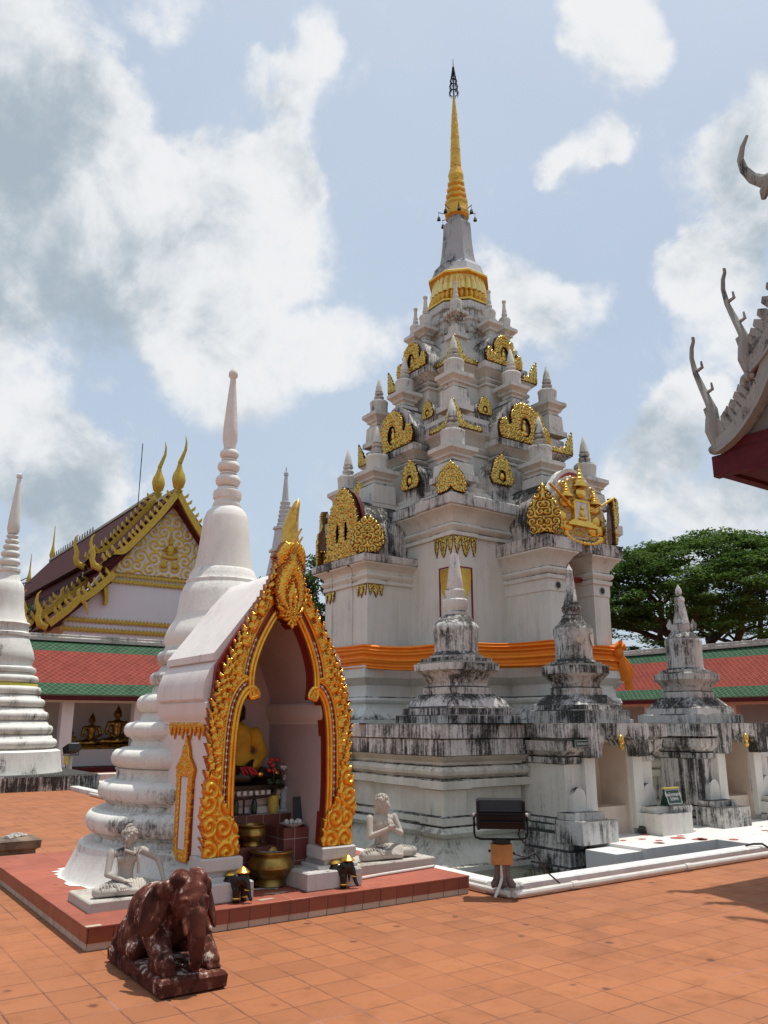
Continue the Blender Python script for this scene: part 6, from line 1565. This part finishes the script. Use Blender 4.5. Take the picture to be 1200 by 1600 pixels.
def vihara():
    u0, v0 = .1, 22.0
    T = thing('temple_hall', u0, v0, 0, 'white temple hall with maroon tiled roof and golden flame gables behind the left gallery', 'building')
    ap, hk = 13.0, 8.75
    # walls
    m = MB(); m.plate([(-4.7, 0), (4.7, 0), (4.7, 6.2), (3.2, 8.6), (0, 12.6), (-3.2, 8.6), (-4.7, 6.2)], .6, .9); m.build('front_wall', 'wall_white', T, smooth=False)
    m = MB(); m.box(-4.7, .9, 0, 4.7, 40, 6.0); m.build('hall_walls', 'wall_white', T, smooth=False)
    tri = [(-3.15, 8.62), (3.15, 8.62), (2.5, 9.2), (1.6, 10.3), (.8, 11.3), (0, 12.35), (-.8, 11.3), (-1.6, 10.3), (-2.5, 9.2)]
    gp = ornament('gable_carving', tri, 'gold_on_white', T, (0, .56, 0), 0, .034, .03, .06, .62, 31)
    fg = MB(); y = .45
    fg.ball((0, y, 9.6), (.42, .06, .1)); fg.ball((0, y, 9.95), (.2, .08, .32)); fg.ball((0, y, 10.35), (.12, .08, .14)); fg.lathe([(.1, 0), (.06, .15), (.01, .42)], 8, 0, y, 10.45)
    for s_ in (-1, 1): fg.tube([(s_ * .2, y, 10.15), (s_ * .38, y, 9.95), (s_ * .08, y - .04, 9.9)], [.07, .06, .05], 6); fg.ball((s_ * .3, y, 9.2), (.2, .05, .16))
    fg.build('gable_figure', 'gold_paint', T)
    def band(z, x, yb):
        b = MB(); b.box(-x, yb - .05, z - .05, x, yb + .02, z + .05)
        n = int(2 * x / .17)
        for i in range(n):
            cx = -x + (i + .5) * 2 * x / n; b.plate([(cx - .07, z + .05), (cx, z + .16), (cx + .07, z + .05)][::-1], yb - .04, yb + .01); b.plate([(cx - .07, z - .05), (cx + .07, z - .05), (cx, z - .13)][::-1], yb - .04, yb + .01)
        b.build('gilt_band', 'gold_paint', T)
    band(8.5, 3.3, .55); band(8.2, 3.3, .55); band(6.25, 4.75, .56); band(5.82, 4.9, .56)
    br = MB(); br.tube([(-3.0, .45, 8.0), (-3.05, .42, 7.7), (-2.98, .42, 7.3), (-3.0, .4, 7.0)], [.13, .16, .12, .1], 6); br.build('bracket', 'gold_paint', T)
    # roofs: two overlapping layers, each with an upper and a lower slope
    lay = [(0.0, 4.0, 0.0), (3.0, 26.0, .55)]
    for (ya, yb, dz) in lay:
        for s_ in (-1, 1):
            def sl(x0, z0, x1, z1, nm):
                q = [(x0 * s_, ya, z0), (x0 * s_, yb, z0), (x1 * s_, yb, z1), (x1 * s_, ya, z1)]
                if s_ < 0: q = [q[1], q[0], q[3], q[2]]
                q = [q[0], q[1], q[2], q[3]]
                mm = MB(); mm.slab(q, .12); mm.build(nm, 'roof_maroon', T, smooth=False)
            sl(3.5, hk + dz, 0, ap + dz, 'upper_roof'); sl(5.7, 5.75 + dz * .6, 3.0, 8.45 + dz, 'lower_roof')
        r = MB(); r.box(-.12, ya + .1, ap + dz - .05, .12, yb, ap + dz + .1); r.build('ridge', 'ridge_cement', T, smooth=False)
    for s_ in (-1, 1):
        q = MB(); q.box(min(s_ * 3.0, s_ * 3.2), .9, 8.2, max(s_ * 3.0, s_ * 3.2), 26, 9.6); q.build('clerestory', 'maroon_wood', T, smooth=False)
    # rear lower section
    for s_ in (-1, 1):
        q = [(3.4 * s_, 26, 8.4), (3.4 * s_, 40, 8.4), (0, 40, 12.6), (0, 26, 12.6)]
        if s_ < 0: q = [q[1], q[0], q[3], q[2]]
        mm = MB(); mm.slab(q, .12); mm.build('rear_roof', 'roof_maroon', T, smooth=False)
    rt = MB()
    for i in range(40):
        yy = 15 + i * .62; z = ap + .62 if yy < 26 else 12.68
        rt.plate([(-.1, 0), (.12, 0), (.02, .42)][::-1], -.03, .03, Matrix.Translation((0, yy, z)) @ Matrix.Rotation(math.pi / 2, 4, 'Z'))
    rt.build('ridge_crest', 'dark_wood', T)
    # gilt barge boards, hooks and finials
    for (ya, dz) in ((0, 0), (3.0, .55)):
        for s_ in (-1, 1):
            b = MB()
            barge(b, [(s_ * .02, ap + .12 + dz), (s_ * .9, 11.75 + dz), (s_ * 1.9, 10.45 + dz), (s_ * 2.5, 9.75 + dz), (s_ * 2.75, 9.6 + dz), (s_ * 3.05, 9.25 + dz), (s_ * 3.5, 8.85 + dz)], .3, ya - .14, ya + .06, .34, .36, .13, s_)
            b.build('barge_board', 'gold_paint', T)
            b = MB(); z2 = dz * .8
            barge(b, [(s_ * 2.95, 8.55 + z2), (s_ * 3.5, 7.9 + z2), (s_ * 4.1, 7.35 + z2), (s_ * 4.4, 7.25 + z2), (s_ * 4.8, 6.75 + z2), (s_ * 5.6, 6.0 + z2)], .3, ya - .14, ya + .06, .34, .36, .13, s_)
            b.build('barge_board', 'gold_paint', T)
            for (x, z) in ((3.55, 8.8 + dz), (5.65, 5.95 + z2)):
                h = MB(); h.tube([(s_ * (x - .1), ya - .04, z - .2), (s_ * (x + .22), ya - .04, z - .08), (s_ * (x + .34), ya - .04, z + .2), (s_ * (x + .3), ya - .04, z + .5), (s_ * (x + .46), ya - .04, z + .95), (s_ * (x + .42), ya - .04, z + 1.25), (s_ * (x + .3), ya - .04, z + 1.4)], [.17, .17, .13, .12, .075, .045, .015], 8, .6); h.build('naga_hook', 'gold_paint', T)
        c = MB(); z = ap + dz
        c.lathe([(.12, .0), (.3, .25), (.36, .5), (.32, .75), (.18, 1.05), (.11, 1.3), (.10, 1.45)], 12, 0, ya - .05, z, sc=(1, .7))
        c.tube([(0, ya - .05, z + 1.4), (.1, ya - .12, z + 1.75), (.2, ya - .2, z + 2.1), (.22, ya - .22, z + 2.5), (.16, ya - .2, z + 2.85)], [.12, .1, .08, .05, .01], 8)
        c.build('chofa_finial', 'gold_paint', T)
        s2 = MB()
        for s_ in (-1, 1):
            s2.plate([(0, ap + dz - .2), (s_ * 3.4, hk + dz - .05), (s_ * 3.4, hk + dz - .35), (s_ * 3.05, hk + dz - .3), (0, ap + dz - .75)], ya + .05, ya + .5 if ya == 0 else ya + .2)
            s2.plate([(s_ * 2.9, 8.45 + dz * .8), (s_ * 5.6, 5.75 + dz * .8), (s_ * 5.4, 5.6 + dz * .8), (s_ * 2.9, 8.0 + dz * .8)], ya + .05, ya + .5)
        s2.build('gable_soffit', 'maroon_wood', T, smooth=False)
    f2 = MB(); f2.plate([(-3.4, 8.6), (3.4, 8.6), (0, 13.2)], 3.25, 3.35); f2.build('second_gable', 'dark_wood', T, smooth=False)
    b = MB(); 
    for s_ in (-1, 1): b.tube([(s_ * 4.3, -.05, 7.2), (s_ * 4.0, -.05, 6.9), (s_ * 3.85, -.05, 6.4)], [.14, .1, .02], 6, .6)
    b.build('gable_pendant', 'gold_paint', T)
    r = MB(); r.tube([(-.2, 5.5, 13.4), (-.2, 5.5, 17.0)], .025, 5); r.build('lightning_rod', 'iron_dark', T)
    # far end finials
    for (yy, z) in ((25.6, 13.6), (33, 12.7)):
        c = MB(); c.lathe([(.12, 0), (.22, .3), (.12, .8), (.07, 1.2), (.02, 2.6)], 8, 0, yy, z); c.build('chofa_finial', 'gold_paint', T)
vihara()

def prang():
    x, y = -4.28, 34.0
    T = tag(bpy.data.objects.new('grey_prang', None), 'slender grey ribbed tower spire rising behind the shrine roof', 'spire'); COL.objects.link(T); T.location = (x, y, 0); T.rotation_euler = (0, 0, ROT)
    def star(r): 
        out = []
        for k in range(24):
            a = 6.283 * k / 24; rr = r * (1 if k % 2 == 0 else .86); out.append((rr * math.cos(a), rr * math.sin(a)))
        return out
    def stage(r0, z0, r1, z1, nm):
        m = MB(); m.sweep(star(r0), [(0, z0), ((r1 - r0) * .5 , (z0 + z1) / 2), (r1 - r0, z1)]); m.sweep(star(r1), [(.06, z1 - .12), (.06, z1 - .02), (0, z1)]); return m.build(nm, 'prang_white', T)
    stage(2.2, 0, 1.45, 4.6, 'base'); stage(1.45, 4.6, 1.05, 6.5, 'stage'); stage(1.0, 6.5, .76, 7.6, 'stage'); stage(.73, 7.6, .56, 8.8, 'stage'); stage(.52, 8.8, .42, 9.8, 'stage')
    pr = [(.3, 9.75), (.32, 9.85)]
    for i in range(6):
        z = 9.85 + i * .19; r = .3 - i * .022; pr += [(r, z), (r + .03, z + .05), (r + .03, z + .11), (r - .04, z + .15)]
    pr += [(.15, 11.0), (.11, 11.6), (.07, 12.1), (.1, 12.14), (.1, 12.25), (.03, 12.3), (.02, 12.5)]
    m = MB(); m.lathe(pr, 20); m.build('spire', 'prang_white', T)
prang()

# ---- trees ----------------------------------------------------------------------
def leaves(name, clumps, per, size, mat, parent, seed, flatn=.8):
    rng = np.random.RandomState(seed); V = []; Tn = []
    for (c, r, h) in clumps:
        n = int(per * rng.uniform(.7, 1.3)); u = rng.normal(size=(n, 3)); u /= np.linalg.norm(u, axis=1)[:, None]; u *= (rng.uniform(size=(n, 1)) ** .45)
        p = np.array(c) + u * np.array([r, r, h]); s_ = size * rng.uniform(.55, 1.25, (n, 1))
        nrm = rng.normal(size=(n, 3)) * .55; nrm[:, 2] += flatn; nrm /= np.linalg.norm(nrm, axis=1)[:, None]
        t = np.cross(nrm, rng.normal(size=(n, 3))); t /= np.linalg.norm(t, axis=1)[:, None]; b = np.cross(nrm, t)
        q = np.stack([p - t * s_, p - b * s_ * .5 + t * s_ * .1, p + t * s_, p + b * s_ * .5 + t * s_ * .1], 1); V.append(q.reshape(-1, 3))
        tone = np.clip(rng.uniform(0, .55) + rng.uniform(-.25, .45, n), 0, 1); Tn.append(np.repeat(tone, 4))
    V = np.concatenate(V); Tn = np.concatenate(Tn).astype(np.float32); N_ = len(V) // 4
    me = bpy.data.meshes.new(name); me.from_pydata(V.tolist(), [], np.arange(len(V)).reshape(N_, 4).tolist())
    at = me.attributes.new('tone', 'FLOAT', 'POINT'); at.data.foreach_set('value', Tn); me.materials.append(MATS[mat]); me.update()
    return link(me, name, parent)
def limbs(m, root, top, r, depth, rng, tips):
    d = (top - root); k1 = root + d * .5 + Vector((rng.uniform(-1, 1), rng.uniform(-1, 1), rng.uniform(0, .6))) * d.length * .09
    m.tube([root, k1, top], [r, r * .78, r * .5], 7)
    if depth == 0: tips.append(top); return
    for i in range(rng.choice([2, 3, 3])):
        a = rng.uniform(0, 6.283); L = d.length * rng.uniform(.55, .8)
        base = Vector((d.x, d.y, 0)); base = base.normalized() if base.length > .3 else Vector((math.cos(a), math.sin(a), 0))
        nd = (base * rng.uniform(.4, 1.2) + Vector((math.cos(a), math.sin(a), 0)) * .75 + Vector((0, 0, rng.uniform(.15, .6)))).normalized()
        limbs(m, root + d * rng.uniform(.75, 1.0) if i else top, top + nd * L, r * .55, depth - 1, rng, tips)
def rain_tree():
    X, Y = 19.6, 48.5
    T = tag(bpy.data.objects.new('rain_tree', None), 'huge spreading dark green umbrella-shaped tree beyond the right gallery', 'tree'); COL.objects.link(T); T.location = (X, Y, 0)
    rng = random.Random(11); m = MB(); tips = []
    m.tube([(0, 0, -.1), (.1, 0, 2.2), (0, .1, 4.2)], [.75, .6, .55], 10)
    for i in range(8):
        a = i * .785 + rng.uniform(-.25, .25); limbs(m, Vector((0, 0, 4.0)), Vector((3.2 * math.cos(a), 3.0 * math.sin(a), 6.6 + rng.uniform(-.7, .9))), .34, 3, rng, tips)
    m.build('trunk', 'bark', T)
    cl = []
    Rr = 9.6
    for i in range(640):
        a = rng.uniform(0, 6.283); q = math.sqrt(rng.random()); r = Rr * q
        top = 12.35 - 4.6 * (q ** 2.3) + .35 * math.sin(3 * a + 1) * q
        lay = rng.choice([0, 0, 0, 0, 0, .8, 1.6, 2.6, 3.6, 4.6])
        z = top - lay * (1 - .35 * q) + rng.uniform(-.25, .2)
        cl.append(((r * math.cos(a), r * math.sin(a), max(z, 4.8)), rng.uniform(.6, 1.15), rng.uniform(.2, .34)))
    for t in tips:
        cl.append(((t.x, t.y, t.z + .2), rng.uniform(.5, .9), .3))
    leaves('crown', cl, 170, .125, 'leaf_rain', T, 3, 1.4)
rain_tree()
def small_tree(X, Y, z0, z1, r, label, seed, n=60):
    T = tag(bpy.data.objects.new('leafy_tree', None), label, 'tree'); COL.objects.link(T); T.location = (X, Y, 0)
    rng = random.Random(seed); m = MB(); tips = []
    m.tube([(0, 0, 0), (.1, 0, z0 * .6), (0, 0, z0)], [.28, .22, .2], 8)
    for i in range(5): a = i * 1.257; limbs(m, Vector((0, 0, z0 * .9)), Vector((r * .5 * math.cos(a), r * .5 * math.sin(a), z0 + (z1 - z0) * .45)), .14, 2, rng, tips)
    m.build('trunk', 'bark', T); cl = []
    for i in range(n):
        u = Vector((rng.gauss(0, 1), rng.gauss(0, 1), rng.gauss(0, 1))).normalized() * (rng.random() ** .4)
        cl.append(((u.x * r, u.y * r, (z0 + z1) / 2 + u.z * (z1 - z0) / 2), rng.uniform(.4, .8), rng.uniform(.3, .5)))
    leaves('crown', cl, 130, .12, 'leaf_small', T, seed, .5)
small_tree(-3.2, 40, 3.2, 9.9, 2.3, 'leafy tree standing between the shrine and the tall stupa', 21, 90)
small_tree(-19.8, 40.5, 5.0, 8.9, 1.9, 'leafy tree just showing past the far left stupa', 22)
small_tree(9.0, 52, 2.5, 7.5, 3.0, 'leafy tree hidden low behind the tall stupa', 23)

# ---- timber sala at the right edge -----------------------------------------------
def sala():
    T = thing('sala_roof', -4.9, -12.4, 0, 'maroon and grey tiered roof corner with tall carved hooks at the right edge', 'building', rz=-math.pi / 2)
    f = MB(); f.box(-1.9, -.06, 4.63, 3.5, .06, 4.90); f.build('fascia', 'maroon_wood', T, smooth=False)
    f = MB(); f.box(-1.42, -.075, 4.57, 3.5, -.061, 4.64); f.build('fascia_lip', 'maroon_wood', T, smooth=False)
    f = MB(); f.box(-1.76, -.03, 4.902, 3.5, .09, 5.06); f.build('fascia_upper', 'maroon_wood', T, smooth=False)
    f = MB(); f.box(-1.9, .065, 4.66, -1.78, 4.5, 4.88); f.build('side_fascia', 'maroon_wood', T, smooth=False)
    def board(path, w, nm):
        b = MB(); P = crv(path, 6); lo = offs(P, w); b.plate([(p.x, p.y) for p in P] + [(p.x, p.y) for p in reversed(lo)], -.13, .02)
        r = offs(P, w * .82); r2 = offs(P, w * 1.0); b.plate([(p.x, p.y) for p in r] + [(p.x, p.y) for p in reversed(r2)], -.165, -.125)
        b.build(nm, 'sala_board', T)
        t = MB(); acc = .0
        for a, c in zip(P[:-1], P[1:]):
            acc += (c - a).length
            if acc > .105:
                acc = 0; d = (c - a).normalized(); n = Vector((-d.y, d.x)); p = a - n * .02
                t.plate([(p.x, p.y - .01), (p.x + d.x * .115, p.y + d.y * .115), (p.x + d.x * .16 + n.x * .14, p.y + d.y * .16 + n.y * .14), (p.x + d.x * .14 + n.x * .25, p.y + d.y * .14 + n.y * .25), (p.x + d.x * .06 + n.x * .23, p.y + d.y * .06 + n.y * .23), (p.x + d.x * .01 + n.x * .12, p.y + d.y * .01 + n.y * .12)], -.09, -.03)
        if len(t.v): t.build('flame_teeth', 'sala_board', T)
    board([(-1.84, 5.07), (-1.6, 5.19), (-1.36, 5.42), (-1.18, 5.68), (-1.05, 5.95), (-.98, 6.12)], .19, 'barge_board')
    board([(-1.32, 5.93), (-1.08, 6.12), (-.85, 6.48), (-.6, 7.0), (-.4, 7.6), (-.25, 8.2)], .19, 'barge_board')
    board([(-.58, 8.12), (-.4, 8.5), (-.2, 9.0), (.0, 9.6), (.2, 9.0), (.5, 8.4)], .17, 'barge_board')
    t = MB(); t.plate([(-1.5, 5.07), (3.2, 5.07), (3.2, 5.6), (1.2, 5.6), (-.95, 6.0), (-1.2, 5.5)], .04, .09); t.build('gable_tiles', 'roof_grey', T, smooth=False)
    f = MB(); f.plate([(-1.25, 5.72), (.9, 5.72), (.9, 6.0), (-1.25, 5.95)], -.1, .08); f.build('upper_fascia', 'maroon_wood', T, smooth=False)
    f = MB(); f.box(-1.42, .1, 5.46, -1.2, 1.6, 5.6); f.build('purlin_end', 'maroon_wood', T, smooth=False)
    f = MB(); f.plate([(-1.0, 5.95), (1.0, 5.95), (.3, 8.3), (0, 9.5), (-.3, 8.3)], .05, .12); f.build('gable_wall', 'maroon_wood', T, smooth=False)
    def hook(x, z, s_):
        h = MB(); p = [(0, -.05), (-.02, .08), (-.04, .2), (-.03, .36), (-.02, .5), (-.06, .62), (-.12, .8), (-.2, 1.05), (-.235, 1.28), (-.22, 1.42), (-.185, 1.5), (-.185, 1.56)]
        r = [.07, .11, .135, .12, .09, .075, .065, .05, .04, .036, .03, .03]
        h.tube([(x + a * s_, -.06, z + b_ * s_) for a, b_ in p], [q * s_ for q in r], 10, .6)
        h.tube([(x - .03, -.06, z + .52 * s_), (x - .10, -.06, z + .5 * s_), (x - .1, -.06, z + .42 * s_)], [.05, .05, .02], 7)
        for (a, b_) in ((-.065, .74), (-.175, 1.08)): h.tube([(x + a, -.06, z + b_ * s_), (x + a + .08, -.06, z + (b_ + .02) * s_), (x + a + .07, -.06, z + (b_ + .11) * s_)], [.025, .022, .012], 6)
        h.ball((x - .02, -.06, z - .04), (.11, .08, .07), 10, 6); h.build('naga_hook', 'sala_board', T)
    hook(-1.80, 5.02, 1.0); hook(-1.26, 5.80, .98)
    h = MB(); h.tube([(-.3, -.06, 8.25), (-.62, -.06, 8.2), (-.8, -.06, 8.24), (-.92, -.06, 8.36), (-1.02, -.06, 8.55), (-1.05, -.06, 8.72), (-1.0, -.06, 8.88), (-.92, -.06, 9.0)], [.1, .1, .085, .07, .055, .045, .035, .022], 10, .7); h.tube([(-.72, -.06, 8.2), (-.8, -.06, 8.08), (-.82, -.06, 8.0)], [.07, .06, .03], 8); h.build('naga_hook', 'sala_board', T)
    # roof slopes running back, and posts
    for (x0, z0, x1, z1, nm) in ((-1.78, 5.0, -.98, 6.05, 'lower_roof'), (-1.22, 5.9, -.2, 8.2, 'middle_roof'), (-.5, 8.1, 0, 9.55, 'top_roof')):
        for s_ in (1, -1):
            q = [(s_ * x0, 4.5, z0), (s_ * x0, .02, z0), (s_ * x1, .02, z1), (s_ * x1, 4.5, z1)]
            if s_ < 0: q = [q[1], q[0], q[3], q[2]]
            r = MB(); r.slab(q, .07); r.build(nm, 'roof_grey', T, smooth=False)
    c = MB(); c.box(-1.75, .1, 4.7, 3.4, 4.5, 4.74); c.build('ceiling', 'maroon_wood', T, smooth=False)
    for (x, y) in ((-.9, .5), (1.9, .5), (-.9, 4.2), (1.9, 4.2)):
        p = MB(); p.sweep(sq(.11), [(.03, 0), (.03, .2), (0, .24), (0, 4.7)], x, y); p.build('post', 'maroon_wood', T)
sala()
